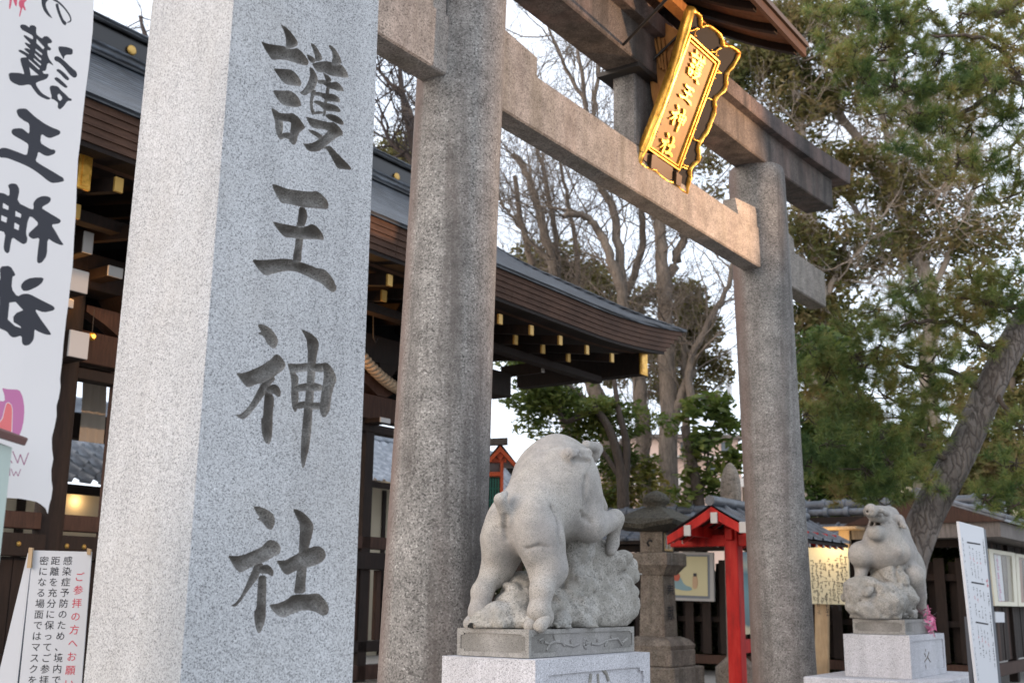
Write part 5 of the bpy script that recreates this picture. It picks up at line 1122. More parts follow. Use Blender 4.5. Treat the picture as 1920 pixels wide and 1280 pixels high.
for i in range(13):
    s0_ = 12.5 + i * .75; mb = MB(); mb.hexa([P(s0_, .70, zg[2] + .10), P(s0_ + .74, .70, zg[2] + .10), P(s0_ + .74, -.5, zg[2] + .48), P(s0_, -.5, zg[2] + .48), P(s0_, .70, zg[2] + .14), P(s0_ + .74, .70, zg[2] + .14), P(s0_ + .74, -.5, zg[2] + .53), P(s0_, -.5, zg[2] + .53)]); mb.build('roof_tile', M['tile'], fence2)
    mb = MB(); mb.tube([P(s0_ + .04, .72, zg[2] + .16), P(s0_ + .04, -.5, zg[2] + .55)], .04, 7); mb.build('roll_tile', M['tile'], fence2)
mb = MB(); mb.hexa([P(12.5, -1.7, zg[2] + .10), P(12.5, .7, zg[2] + .10), P(22, .7, zg[2] + .10), P(22, -1.7, zg[2] + .10), P(12.5, -.6, zg[2] + .5), P(12.5, -.45, zg[2] + .5), P(22, -.45, zg[2] + .5), P(22, -.6, zg[2] + .5)]); mb.build('roof_core', M['rwood'], fence2)
mb = MB(); mb.tube([P(12.4, -.52, zg[2] + .55), P(22, -.52, zg[2] + .55)], .09, 8); mb.build('ridge', M['tile'], fence2)

# painting panel, notice, display case and label on the fence
def tsq(x, y, s): return P(*TS(x, y, s))
def ts_slab(name, pts, s, th, m_, par):
    mb = MB(); a = [tsq(x, y, s) for x, y in pts]; mb.sweep([[p + UU * th for p in a], a]); return mb.build(name, m_, par)
pan = thing('framed_painting', tsq(1300, 1080, 13.0), 'cream painting panel in a grey frame on the fence behind the stone lantern', 'painting')
ts_slab('frame', [(1240,1034),(1337,1035),(1339,1127),(1240,1124)], 12.99, .05, mat('grey_painted_frame', (.32, .31, .30), .5), pan)
ts_slab('inner_frame', [(1246,1039),(1330,1040),(1331,1122),(1246,1119)], 12.985, .02, mat('bluegrey_mat', (.14, .16, .19), .6), pan)
ts_slab('canvas', [(1248,1042),(1326,1043),(1327,1117),(1248,1114)], 12.975, .02, mat('cream_paper', (.50, .45, .27), .8), pan)
m_a, m_b = mat('faded_blue_paint', (.20, .30, .32), .8), mat('faded_red_paint', (.42, .10, .06), .8)
ts_slab('painted_robe', chaikin([(1262,1085),(1268,1075),(1276,1082),(1283,1096),(1296,1100),(1298,1106),(1284,1107),(1262,1102)], .25), 12.97, .004, m_a, pan)
ts_slab('painted_sleeve', chaikin([(1258,1075),(1268,1072),(1276,1078),(1272,1090),(1262,1086)], .25), 12.965, .004, m_b, pan)
ts_slab('painted_child', chaikin([(1299,1078),(1306,1077),(1309,1092),(1306,1104),(1299,1103),(1298,1090)], .25), 12.968, .004, mat('faded_tan_paint', (.45, .30, .18), .8), pan)
ts_slab('painted_hair', [(1300,1074),(1306,1074),(1306,1080),(1300,1080)], 12.964, .004, M['ink'], pan)
nt = thing('lit_notice_board', tsq(1550, 1080, 12.3), 'warmly lit cream notice board with columns of small black writing, beside the farther post', 'notice board')
ts_slab('board', [(1508,1026),(1590,1026),(1594,1133),(1512,1131)], 12.3, .04, mat('cream_board', (.66, .60, .42), .7), nt)
mb = MB(); exn = NN
for i in range(9):
    x = 1584 - i * 7.6; a = tsq(x, 1038 + (0 if i < 2 else 6 + (i * 5) % 9), 12.293); marks(mb, a, exn, ZZ, .062, 15 - (i * 3) % 5, .058, 40 + i)
tag(mb.build('small_writing', M['ink'], nt), kind='stuff')
ts_slab('post', [(1528,1008),(1552,1008),(1552,1300),(1528,1300)], 12.36, .08, M['clip'], nt); mb = MB(); a = TS(1545, 1012, 12.2); mb.pbox(12.1, 12.6, a[1] - .55, a[1] + .55, a[2] + .16, a[2] + .20); mb.build('small_roof', M['clip'], nt)
ts_slab('lit_post', [(1572,990),(1592,990),(1592,1040),(1574,1040)], 12.5, .1, M['clip'], nt)
# white hanging bar lit at the left of the red stand
# display case
dc = thing('glass_display_case', P(15, .2, 2.), 'white framed display case with posters on the plank wall at the right edge', 'display case')
def dq(x, y, n): return P(*TP(x, y, n))
def d_slab(name, pts, n, th, m_, par):
    mb = MB(); a = [dq(x, y, n) for x, y in pts]; mb.sweep([[p - NN * th for p in a], a]); return mb.build(name, m_, par)
M['cream'] = mat('cream_frame_paint', (.62, .58, .46), .5)
def dring(name, o, i, n, th, m_, par):
    mb = MB(); O = [dq(x, y, n) for x, y in o]; I = [dq(x, y, n) for x, y in i]
    secs = [[O[k], I[k], I[k] - NN * th, O[k] - NN * th] for k in (0, 1, 2, 3, 0)]; mb.sweep(secs, 0, False); mb.build(name, m_, par)
dring('frame', [(1854,1028),(1903,1036),(1909,1136),(1866,1135)], [(1862,1036),(1897,1042),(1902,1128),(1872,1127)], .25, .12, M['cream'], dc); dring('frame', [(1904,1037),(1960,1046),(1966,1137),(1910,1136)], [(1910,1044),(1955,1052),(1960,1129),(1915,1129)], .25, .12, M['cream'], dc)
d_slab('back_panel', [(1856,1030),(1958,1046),(1964,1136),(1868,1134)], .15, .02, mat('pink_brown_backing', (.30, .17, .12), .8), dc)
d_slab('poster', [(1864,1039),(1876,1041),(1884,1126),(1873,1126)], .17, .006, M['paper'], dc); d_slab('poster', [(1878,1042),(1894,1044),(1897,1126),(1886,1126)], .17, .006, mat('dark_photo_poster', (.11, .085, .06), .6), dc); d_slab('poster', [(1918,1050),(1945,1054),(1945,1120),(1922,1120)], .17, .006, mat('dark_photo_poster', (.14, .11, .08), .6), dc)
mb = MB(); a = dq(1870, 1045, .178); marks(mb, a, UU, ZZ, .16, 9, .075, 4); tag(mb.build('small_writing', M['clothpurple'], dc), kind='stuff')
gl_ = mat('case_glass', (.8, .85, .85), .05); _tr = nd(gl_, 'ShaderNodeBsdfTransparent'); _m2 = nd(gl_, 'ShaderNodeMixShader'); _m2.inputs[0].default_value = .08; _gs = nd(gl_, 'ShaderNodeBsdfGlossy'); _gs.inputs['Roughness'].default_value = .08; lk(gl_, _tr.outputs[0], _m2.inputs[1]); lk(gl_, _gs.outputs[0], _m2.inputs[2]); lk(gl_, _m2.outputs[0], gl_.node_tree.nodes['Material Output'].inputs[0])
d_slab('glass_pane', [(1862,1036),(1897,1042),(1902,1128),(1872,1127)], .235, .004, gl_, dc); d_slab('glass_pane', [(1910,1044),(1955,1052),(1960,1129),(1915,1129)], .235, .004, gl_, dc)
lb_ = MB(); a = [dq(x, y, .2) for x, y in ((1866,1146),(1883,1147),(1884,1166),(1867,1166))]; lb_.sweep([[p - NN * .02 for p in a], a]); lb_.build('wall_label', M['paper'], None, 'small white label on the plank wall below the display case', 'label')

# tall calendar board at the right
cal = thing('tall_schedule_board', at(1830, 1130, 9.0) * (1, 1, 0) + ZZ * GZ, 'tall narrow white schedule board with black and red writing, at the right', 'schedule board')
c0 = at(1820, 1100, 9.0)
def cq(x, y, off=0.): return on_plane(x, y, c0 + NN * off, NN)
def cslab(name, pts, off, th, m_):
    mb = MB(); a = [cq(x, y, off) for x, y in pts]; mb.sweep([[p - NN * th for p in a], a]); mb.build(name, m_, cal)
m_db = mat('dark_blue_stand', (.045, .055, .075), .5)
cslab('board', [(1798,977),(1844,989),(1886,1420),(1848,1420)], 0, .02, M['paper']); cslab('stand', [(1842,990),(1848,992),(1892,1420),(1884,1420)], -.005, .05, m_db); cslab('rear_stand', [(1815,1155),(1832,1157),(1862,1420),(1836,1420)], -.12, .03, m_db)
mb = MB(); i = 0
for (f0, f1, n_, m_, sz, sd1) in (((.93, .06), (.93, .16), 6, 0, .055, 1), ((.93, .17), (.93, .27), 4, 1, .065, 2), ((.93, .28), (.93, .60), 15, 0, .052, 3), ((.10, .05), (.10, .80), 34, 0, .03, 4)):
    for k in range(n_):
        t = f0[1] + (f1[1] - f0[1]) * k / n_; y = 980 + 440 * t; xl = 1798 + (1848 - 1798) * t; xr_ = 1844 + (1886 - 1844) * t; a = cq(xl + (xr_ - xl) * f0[0], y + 6, .002); marks(mb, a, UU, ZZ, sz, 1, .03, sd1 * 100 + k, m_)
for r0 in (0, 1, 2):
    for row in range(6):
        for col in range(4):
            t = .10 + .17 * r0 + .022 * row + .01 * (col) * .2; y = 980 + 440 * t; xl = 1798 + 50 * t; xr_ = 1844 + 42 * t; a = cq(xl + (xr_ - xl) * (.32 + .14 * col), y + 3 * col, .002); marks(mb, a, UU, ZZ, .038, 1, .02, r0 * 50 + row * 7 + col, 1 if row == 2 else 0)
    t = .085 + .17 * r0; y = 980 + 440 * t; xl = 1798 + 50 * t; xr_ = 1844 + 42 * t; a, b = cq(xl + (xr_ - xl) * .25, y, .002), cq(xl + (xr_ - xl) * .80, y + 4, .002); mb.add([a, b, b + ZZ * .012, a + ZZ * .012], [(0, 1, 2, 3)])
tag(mb.build('small_writing', [M['ink'], M['redink']], cal), kind='stuff')

# ------------------------------------------------------------------ stone lantern
LS, LN, LK = 9.24, -3.33, 1.12
lan = thing('stone_lantern', P(LS, LN, GZ), 'old square stone lantern with a wide mossy cap, right of the nearer boar', 'stone lantern')
def lz(y): return 1.55 + (1121 - y) * .00763
def lbox(name, h, z0, z1, m_='lantern', h2=None, bev=.015):
    h2 = (h2 or h) * LK; h *= LK; mb = MB()
    if h2 == h: mb.pbox(LS - h, LS + h, LN - h, LN + h, z0, z1, 0, bev)
    else: mb.hexa([P(LS - h, LN - h, z0), P(LS + h, LN - h, z0), P(LS + h, LN + h, z0), P(LS - h, LN + h, z0), P(LS - h2, LN - h2, z1), P(LS + h2, LN - h2, z1), P(LS + h2, LN + h2, z1), P(LS - h2, LN + h2, z1)])
    return mb.build(name, M[m_], lan)
lbox('base_step', .56, GZ, lz(1275)); lbox('base_step', .42, lz(1275) + .002, lz(1242)); lbox('base_step', .34, lz(1242) + .002, lz(1212))
mb = MB(); mb.sweep([[P(LS + a * h * LK, LN + b * h * LK, z) for a, b in ((-1, -1), (1, -1), (1, 1), (-1, 1))] for h, z in ((.33, lz(1212) + .002), (.34, lz(1205)), (.29, lz(1196)), (.20, lz(1190)))]); mb.build('lotus_base', M['lantern'], lan)
lbox('shaft', .175, lz(1190) + .002, lz(1080), h2=.155)
mb = MB(); mb.sweep([[P(LS + a * h * LK, LN + b * h * LK, z) for a, b in ((-1, -1), (1, -1), (1, 1), (-1, 1))] for h, z in ((.18, lz(1080) + .002), (.25, lz(1066)), (.275, lz(1062)), (.275, lz(1042)), (.26, lz(1040)))]); mb.build('platform', M['lantern'], lan)
fb = lbox('fire_box', .16, lz(1040) + .002, lz(1001), bev=.008)
mb = MB(); mb.pbox(LS - .15, LS + .09, LN + .180, LN + .196, lz(1036), lz(1004)); mb.build('window_frame', M['black'], fb); mb = MB(); mb.pbox(LS - .12, LS - .055, LN + .197, LN + .201, lz(1033), lz(1007)); mb.pbox(LS - .015, LS + .05, LN + .197, LN + .201, lz(1033), lz(1007)); o = mb.build('paper_panes', M['white'], fb); o['kind'] = 'stuff'
mb = MB(); mb.tube([P(LS - .182, LN - .03, lz(1028)), P(LS - .184, LN - .06, lz(1022)), P(LS - .184, LN - .03, lz(1017)), P(LS - .184, LN + .02, lz(1019))], .015, 6); mb.build('carved_crescent', M['ink'], fb)
mb = MB(); hs = ((.16, lz(1001) + .002), (.44, lz(998)), (.47, lz(990)), (.40, lz(978)), (.25, lz(966)), (.13, lz(956)))
mb.sweep([[P(LS + a * h * LK, LN + b * h * LK, z + (.07 if (abs(a) + abs(b) == 2 and i in (1, 2)) else 0)) for a, b in ((-1, -1), (0, -1), (1, -1), (1, 0), (1, 1), (0, 1), (-1, 1), (-1, 0))] for i, (h, z) in enumerate(hs)]); mb.build('cap', M['moss'], lan)
mb = MB(); mb.lathe(P(LS, LN, lz(956)), [(.16, 0), (.13, .03), (.19, .07), (.20, .12), (.15, .19), (.07, .23), (.01, .25)], 16); mb.build('finial', M['moss'], lan)
mb = MB(); 
for ch, y in (('奉', 1112), ('献', 1150)):
    V, F = text_mesh(ch, .22); o_ = P(LS + .0, LN + .175 * LK + .004, lz(y)); mb.add([o_ + UU * a + ZZ * b + NN * .0 for a, b in V], F)
ins_ = mb.build('carved_inscription', M['ink'], lan)
lan2 = thing('stone_lantern', at(1376, 1100, 16.5) * (1, 1, 0) + ZZ * GZ, 'pale round-topped stone lantern head just left of the farther torii post', 'stone lantern')
b0 = at(1376, 1100, 16.5); k_ = 16.5 / 2150.
zz_ = lambda y: 1.55 + (1122 - y) * k_
mb = MB(); mb.lathe((b0[0], b0[1], 0), [(.01, zz_(868)), (.05, zz_(872)), (.10, zz_(882)), (.14, zz_(900)), (.155, zz_(925)), (.15, zz_(940))][::-1], 20); mb.build('rounded_top', M['lantern'], lan2); mb = MB(); mb.lathe((b0[0], b0[1], 0), [(.3, GZ), (.3, .6), (.13, .75), (.12, zz_(1000)), (.34, zz_(990)), (.3, zz_(960)), (.15, zz_(941))], 16); mb.build('shaft', M['lantern'], lan2)

# ------------------------------------------------------------------ red roofed sign stand
rs = thing('red_sign_stand', P(8, -1.8, GZ), 'bright red sign stand with a little gabled roof, partly hidden by the farther post', 'sign stand')
ap_, le = TS(1332, 947, 7.2), TS(1249, 1003, 7.2); RN, RZ_ = ap_[1], ap_[2]; HW = RN - le[1]; DZ = RZ_ - le[2]; S0_, S1_ = 7.2, 10.4; print('stand', ap_, le)
for side in (-1, 1):
    tiles = 9
    for i in range(tiles):
        a, b = S0_ + (S1_ - S0_) * i / tiles, S0_ + (S1_ - S0_) * (i + 1) / tiles; mb = MB(); secs = []
        for t in np.linspace(0, 1, 6):
            n_, z_ = RN + side * HW * t * 1.04, RZ_ - DZ * (t ** .92) * 1.02 + .02; secs.append([P(a, n_, z_), P(b - .07, n_, z_ - .005), P(b - .05, n_, z_ + .035), P(b - .01, n_, z_ + .035), P(b, n_, z_)])
        mb.sweep(secs, 0, False, False, False); mb.build('roof_tile', M['tile'], rs)
    def gz(t): return RZ_ - DZ * (t ** .92)
    mb = MB(); mb.sweep([[P(S0_ + .02, RN + side * HW * t, gz(t) - .13 + .02 * t), P(S0_ + .07, RN + side * HW * t, gz(t) - .13 + .02 * t), P(S0_ + .07, RN + side * HW * t, gz(t) - .01), P(S0_ + .02, RN + side * HW * t, gz(t) - .01)] for t in np.linspace(.0, 1, 8)]); mb.build('bargeboard', M['redp'], rs)
    mb = MB(); mb.sweep([[P(S0_ + .08, RN + side * HW * t, gz(t) - .05), P(S1_, RN + side * HW * t, gz(t) - .05), P(S1_, RN + side * HW * t, gz(t) - .01), P(S0_ + .08, RN + side * HW * t, gz(t) - .01)] for t in np.linspace(0, .98, 6)]); mb.build('roof_boarding', M['dwood'], rs)
    for i in range(12):
        s_ = S0_ + .15 + i * .26; mb = MB(); mb.bar(P(s_, RN + side * .05, gz(.05) - .08), P(s_, RN + side * HW * .96, gz(.96) - .075), .035, .04); r_ = mb.build('rafter', M['redp'], rs); mb = MB(); mb.box(P(s_, RN + side * HW * .965, gz(.96) - .075), UU * .019, NN * .006, ZZ * .022); mb.build('white_end', M['white'], r_)
mb = MB(); mb.tube([P(S0_ - .02, RN, RZ_ + .06), P(S1_, RN, RZ_ + .06)], .065, 10); mb.build('ridge_tile', M['tile'], rs)
for x, y in ((1288, 994), (1338, 970), (1392, 988)):
    q = TS(x, y, S0_ - .01); mb = MB(); mb.pbox(S0_ + .012, S1_, q[1] - .042, q[1] + .042, q[2] - .06, q[2] + .06); r_ = mb.build('purlin', M['redp'], rs); mb = MB(); mb.pbox(S0_ - .01, S0_ + .01, q[1] - .045, q[1] + .045, q[2] - .065, q[2] + .065, 0, .006); mb.build('white_end', M['white'], r_)
pq = TS(1378, 1100, 7.85); PN_ = pq[1]
for s_ in (7.85, 9.9):
    mb = MB(); mb.pbox(s_ - .085, s_ + .085, PN_ - .085, PN_ + .085, .50, RZ_ - .15, 0, .01); mb.build('post', M['redp'], rs); mb = MB(); mb.pbox(s_ - .105, s_ + .105, PN_ - .105, PN_ + .105, GZ, .498, 0, .01); mb.build('black_foot', M['black'], rs)
tz = TS(1330, 1010, 7.8)[2]
mb = MB(); mb.pbox(7.80, 7.90, PN_ - .85, PN_ + .85, tz - .09, tz + .05, 0, .008); mb.build('cross_beam', M['redp'], rs)
mb = MB(); mb.pbox(7.7, 10.1, PN_ - .05, PN_ + .05, tz - .02, tz + .12, 0, .008); mb.build('head_rail', M['redp'], rs)
mb = MB(); mb.pbox(7.96, 9.8, PN_ - .05, PN_ + .05, .90, 1.06, 0, .008); mb.build('lower_rail', M['redp'], rs)
mp_ = mat('landscape_print', (.3, .5, .6), .6); v = coords(mp_); sx = nd(mp_, 'ShaderNodeSeparateXYZ'); lk(mp_, v, sx.inputs[0]); mr = nd(mp_, 'ShaderNodeMapRange'); mr.inputs[1].default_value = .9; mr.inputs[2].default_value = 2.15; lk(mp_, sx.outputs[2], mr.inputs[0]); nz_ = noise(mp_, v, 4, 4); ad = nd(mp_, 'ShaderNodeMath'); ad.operation = 'ADD'; lk(mp_, mr.outputs[0], ad.inputs[0]); lk(mp_, mulv(mp_, nz_, .12), ad.inputs[1])
lk(mp_, ramp(mp_, ad.outputs[0], [(.0, (.55, .47, .30)), (.10, (.55, .47, .30)), (.13, (.10, .16, .17)), (.45, (.16, .30, .32)), (.62, (.10, .22, .25)), (.70, (.55, .58, .45)), (.85, (.20, .42, .60)), (1, (.07, .22, .50))]), bs(mp_).inputs['Base Color'])
mb = MB(); mb.pbox(7.96, 9.8, PN_ - .02, PN_ + .02, 1.12, tz - .15); mb.build('picture_board', mp_, rs)

# ------------------------------------------------------------------ trees
M['bark'] = wood('grey_brown_bark', (.10, .080, .065), (.23, .19, .155), (6, 6, 1.2), .9, 5)
M['barkdark'] = wood('dark_bark', (.045, .034, .028), (.10, .078, .062), (6, 6, 1.4), .9, 6)
M['barkpine'] = mat('plated_pine_bark', (.12, .10, .085), .95)
v = coords(M['barkpine'], (1, 1, .4)); vo = nd(M['barkpine'], 'ShaderNodeTexVoronoi'); vo.feature = 'DISTANCE_TO_EDGE'; vo.inputs['Scale'].default_value = 13; _nn = nd(M['barkpine'], 'ShaderNodeTexNoise'); _nn.inputs['Scale'].default_value = 7; _nn.inputs['Detail'].default_value = 4; lk(M['barkpine'], v, _nn.inputs['Vector']); _va = nd(M['barkpine'], 'ShaderNodeMix'); _va.data_type = 'RGBA'; _va.inputs[0].default_value = .22; lk(M['barkpine'], v, _va.inputs[6]); lk(M['barkpine'], _nn.outputs['Color'], _va.inputs[7]); lk(M['barkpine'], _va.outputs[2], vo.inputs['Vector'])
n_ = noise(M['barkpine'], v, 3, 5); c = ramp(M['barkpine'], n_, [(.35, (.10, .085, .075)), (.65, (.22, .19, .17))]); c = mixc(M['barkpine'], ramp(M['barkpine'], vo.outputs['Distance'], [(0, G3(.8)), (.14, G3(0))]), c, (.045, .035, .03)); lk(M['barkpine'], c, bs(M['barkpine']).inputs['Base Color']); bump(M['barkpine'], vo.outputs['Distance'], .9, .06)
M['leafA'] = leafy('glossy_green_leaves', [(.025, .052, .014), (.06, .105, .022), (.13, .155, .035)], .45, .4); M['leafB'] = leafy('olive_leaves', [(.09, .09, .032), (.15, .14, .045), (.22, .18, .07)], .55, .45)
M['leafC'] = leafy('mixed_olive_brown_leaves', [(.060, .078, .022), (.125, .13, .04), (.21, .17, .065), (.25, .18, .095)], .55, .45); M['needle'] = leafy('pine_needles', [(.07, .125, .045), (.135, .195, .055), (.23, .245, .07), (.30, .22, .085)], .5, .4, 1.6)
M['leafD'] = leafy('fresh_green_leaves', [(.045, .075, .018), (.11, .15, .03), (.21, .21, .05)], .5, .45)
M['leafY'] = leafy('yellow_green_leaves', [(.07, .10, .02), (.16, .17, .03), (.24, .19, .04)])
M['twig'] = mat('pale_twig_bark', (.36, .30, .25), .9); M['twigdark'] = mat('dark_twig_bark', (.05, .038, .034), .9)

def px_line(pts): return [at(x, y, Y) for x, y, Y in pts]
class Tubes:
    """many tapered limbs, quads only, collected as arrays"""
    def __init__(s): s.V = []; s.F = []; s.n = 0
    def tube(s, pts, rad, k=6):
        pts = np.array(pts, float); d = np.gradient(pts, axis=0); d /= np.linalg.norm(d, axis=1)[:, None] + 1e-9; ref = np.array([.31, .17, .93]); a = np.cross(d, ref); a /= np.linalg.norm(a, axis=1)[:, None] + 1e-9; b = np.cross(d, a)
        th = np.arange(k) * 2 * pi / k; R_ = np.asarray(rad)[:, None, None] * (a[:, None] * np.cos(th)[None, :, None] + b[:, None] * np.sin(th)[None, :, None]); V = (pts[:, None] + R_).reshape(-1, 3); m = len(pts)
        i = np.arange(m - 1)[:, None] * k; j = np.arange(k)[None]; jn = (j + 1) % k; F = np.stack([i + j, i + jn, i + jn + k, i + j + k], -1).reshape(-1, 4) + s.n; s.V.append(V); s.F.append(F); s.n += len(V)
    def build(s, name, m_, parent, kind=None):
        V = np.concatenate(s.V); F = np.concatenate(s.F); o = link(name, raw_mesh(name, V - worg(parent), F, m_, smooth=True), parent); return tag(o, kind=kind)
def spline(pts, n=5, jit=0., rng=None):
    pts = np.array(pts, float); out = []
    for i in range(len(pts) - 1):
        p0, p1, p2, p3 = pts[max(i - 1, 0)], pts[i], pts[i + 1], pts[min(i + 2, len(pts) - 1)]
        for j in range(n): t = j / n; out.append(.5 * ((2 * p1) + (-p0 + p2) * t + (2 * p0 - 5 * p1 + 4 * p2 - p3) * t * t + (-p0 + 3 * p1 - 3 * p2 + p3) * t ** 3))
    out.append(pts[-1]); out = np.array(out)
    if jit: out[1:-1] += rng.normal(0, jit, out[1:-1].shape)
    return out
def grow(T_, start, d, L, r, depth, rng, up=.15, wob=.22, kids=(3, 5), tips=None, ksz=5):
    n = max(4, int(5 + depth)); pts = [np.array(start, float)]; d = np.array(d, float); d /= np.linalg.norm(d)
    for i in range(n):
        d = d + rng.normal(0, wob, 3) * .6 + np.array([0, 0, up * .3]); d /= np.linalg.norm(d); pts.append(pts[-1] + d * L / n)
    T_.tube(pts, np.linspace(r, r * .35, n + 1), ksz if depth > 1 else 3)
    if depth <= 0:
        if tips is not None: tips.append(pts[-1])
        return
    for _ in range(rng.integers(*kids)):
        i = rng.integers(1, n + 1); dd = (pts[i] - pts[i - 1]); dd /= np.linalg.norm(dd); q = dd + rng.normal(0, .75, 3); q[2] += up; grow(T_, pts[i], q, L * rng.uniform(.45, .75), max(.0055, r * .55 * (1 - .3 * i / n)), depth - 1, rng, up, wob, kids, tips, ksz)
def leaves(name, m_, parent, centers, radii, count, size, seed, flat=.6, keep=None, dens=.0, kind=None):
    rng = np.random.default_rng(seed); C_ = np.array(centers, float); R_ = np.array(radii, float); R_ = R_ if R_.ndim == 2 else np.repeat(R_[:, None], 3, 1)
    wgt = R_.prod(1); i = rng.choice(len(C_), count, p=wgt / wgt.sum()); u = rng.normal(size=(count, 3)); u /= np.linalg.norm(u, axis=1)[:, None]; rr = rng.uniform(0, 1, count) ** .5
    X = C_[i] + u * rr[:, None] * R_[i]
    if dens > 0: f = vnoise(X, 1 / dens, seed) + .5 * vnoise(X, 2.3 / dens, seed + 1); X = X[f > -.12]
    if keep is not None: X = X[keep(X)]
    n = len(X); a = rng.normal(size=(n, 3)); a[:, 2] *= flat; a /= np.linalg.norm(a, axis=1)[:, None]; b = np.cross(a, rng.normal(size=(n, 3))); b /= np.linalg.norm(b, axis=1)[:, None] + 1e-9
    s_ = size * rng.uniform(.6, 1.3, n)[:, None]; V = np.stack([X - a * s_, X + b * s_ * .38, X + a * s_, X - b * s_ * .38], 1).reshape(-1, 3); F = np.arange(4 * n).reshape(-1, 4)
    return tag(link(name, raw_mesh(name, V - worg(parent), F, m_), parent), kind=kind)
def ground_of(x, Y): p = at(x, 1100, Y); return np.array([p[0], p[1], GZ])

# big bare tree in the middle, behind the fence
rg = np.random.default_rng(11)
T1 = thing('bare_zelkova_tree', ground_of(1262, 24), 'tall bare grey tree in the middle, its limbs filling the sky between the torii posts', 'tree')
tb_ = Tubes(); limbs = [
 ([(1262,1160,24),(1256,1000,24),(1255,800,24),(1248,650,24),(1245,560,24),(1240,480,24),(1232,400,24),(1222,330,24)], .30, .13),
 ([(1246,570,24),(1262,500,24.1),(1283,440,24.2),(1290,380,24.3),(1296,300,24.4)], .17, .07),
 ([(1300,760,23.6),(1290,700,23.6),(1310,640,23.6),(1340,585,23.6),(1366,535,23.6),(1376,480,23.6),(1385,400,23.6)], .12, .05),
 ([(1262,800,24),(1278,740,23.8),(1300,690,23.7)], .15, .11),
 ([(1222,1160,24.5),(1212,960,24.5),(1206,850,24.4),(1203,760,24.3),(1192,690,24.2),(1178,620,24.1),(1172,560,24)], .26, .15),
 ([(1180,640,24.0),(1168,560,23.9),(1150,500,23.8),(1132,450,23.7),(1108,415,23.6),(1080,402,23.5),(1056,407,23.4)], .17, .07),
 ([(1172,560,24),(1160,480,24),(1150,400,24),(1120,330,24),(1108,260,24),(1096,180,24),(1082,80,24)], .15, .05),
 ([(1110,270,24),(1118,180,24),(1126,90,24),(1118,20,24)], .08, .03),
 ([(1100,200,24.2),(1068,140,24.2),(1040,80,24.2),(1018,20,24.2)], .07, .03),
 ([(1170,560,24.5),(1200,480,24.5),(1205,400,24.5),(1190,330,24.5),(1176,240,24.5),(1180,120,24.5)], .12, .04)]
tips = []
for pts, r0, r1 in limbs:
    q = spline(px_line(pts), 5, .02, rg); tb_.tube(q, np.linspace(r0, r1, len(q)) * .8, 10)
    for i in range(3, len(q), 2):
        d = q[i] - q[i - 1]; d /= np.linalg.norm(d); dd = d + rg.normal(0, .8, 3); dd[2] += .3; grow(tb_, q[i], dd, rg.uniform(1.2, 2.6), .020, 2, rg, .2, .34, (5, 9), tips)
tb_.build('trunk_and_limbs', M['bark'], T1)
# second bare tree, left group behind the gate roof
T2 = thing('bare_zelkova_tree', ground_of(1120, 25.5), 'bare grey tree whose paired limbs rise behind the curved gate roof', 'tree')
tb_ = Tubes(); limbs = [
 ([(1150,1160,25),(1148,960,25),(1140,820,25),(1120,740,25),(1095,690,25),(1070,620,25),(1050,560,25),(1036,500,25),(1022,440,25),(1006,380,25),(985,320,25),(960,290,25)], .28, .08),
 ([(1120,1160,26),(1100,900,26),(1060,790,26),(1036,730,26),(1022,690,26),(1018,620,26),(1010,540,26),(990,470,26),(975,400,26),(965,330,26)], .22, .07),
 ([(1050,560,25.2),(1045,480,25.2),(1036,400,25.2),(1020,320,25.2),(1000,230,25.2),(984,120,25.2)], .10, .04),
 ([(1070,620,25.4),(1082,540,25.4),(1078,450,25.4),(1060,360,25.4),(1046,280,25.4)], .10, .04),
 ([(1036,500,25),(1010,470,25),(985,440,25),(950,395,25),(936,380,25)], .08, .03),
 ([(1095,690,25),(1130,640,25),(1150,600,25)], .12, .07)]
for pts, r0, r1 in limbs:
    q = spline(px_line(pts), 5, .02, rg); tb_.tube(q, np.linspace(r0, r1, len(q)) * .8, 9)
    for i in range(4, len(q), 2):
        d = q[i] - q[i - 1]; d /= np.linalg.norm(d); dd = d + rg.normal(0, .8, 3); dd[2] += .2; grow(tb_, q[i], dd, rg.uniform(1.2, 2.6), .020, 2, rg, .2, .34, (5, 9), tips)
tb_.build('trunk_and_limbs', M['bark'], T2)
# a far bare tree seen left of the near post and left of the pillar
T3 = thing('bare_zelkova_tree', ground_of(800, 30), 'distant bare tree whose thin dark twigs show between the carved pillar and the near post', 'tree'); tb_ = Tubes()
for pts, r0, r1 in (([(830,1100,30),(820,500,30),(790,330,30),(770,250,30),(755,180,30),(748,110,30)], .25, .05), ([(800,360,30),(770,300,30),(735,270,30),(715,230,30)], .1, .04), ([(800,330,30),(765,200,30),(725,150,30),(700,120,30)], .1, .03)):
    q = spline(px_line(pts), 5); tb_.tube(q, np.linspace(r0, r1, len(q)), 7)
    for i in range(6, len(q)): dd = rg.normal(0, 1, 3); dd[2] += .2; grow(tb_, q[i], dd, rg.uniform(1.2, 2.4), .035, 2, rg, .1, .35, (4, 6), None)
tb_.build('trunk_and_limbs', M['twigdark'], T3)
T3b = thing('bare_zelkova_tree', ground_of(250, 34), 'few thin bare twigs above the gate ridge between the banner and the carved pillar', 'tree'); tb_ = Tubes(); q = spline(px_line([(320,900,34),(310,300,34),(290,120,34),(270,60,34),(262,30,34)]), 5); tb_.tube(q, np.linspace(.2, .04, len(q)), 6)
for i in range(14, len(q)): dd = rg.normal(0, 1, 3); grow(tb_, q[i], dd, 1.5, .025, 2, rg, .1, .35, (3, 5), None)
tb_.build('trunk_and_limbs', M['twigdark'], T3b)

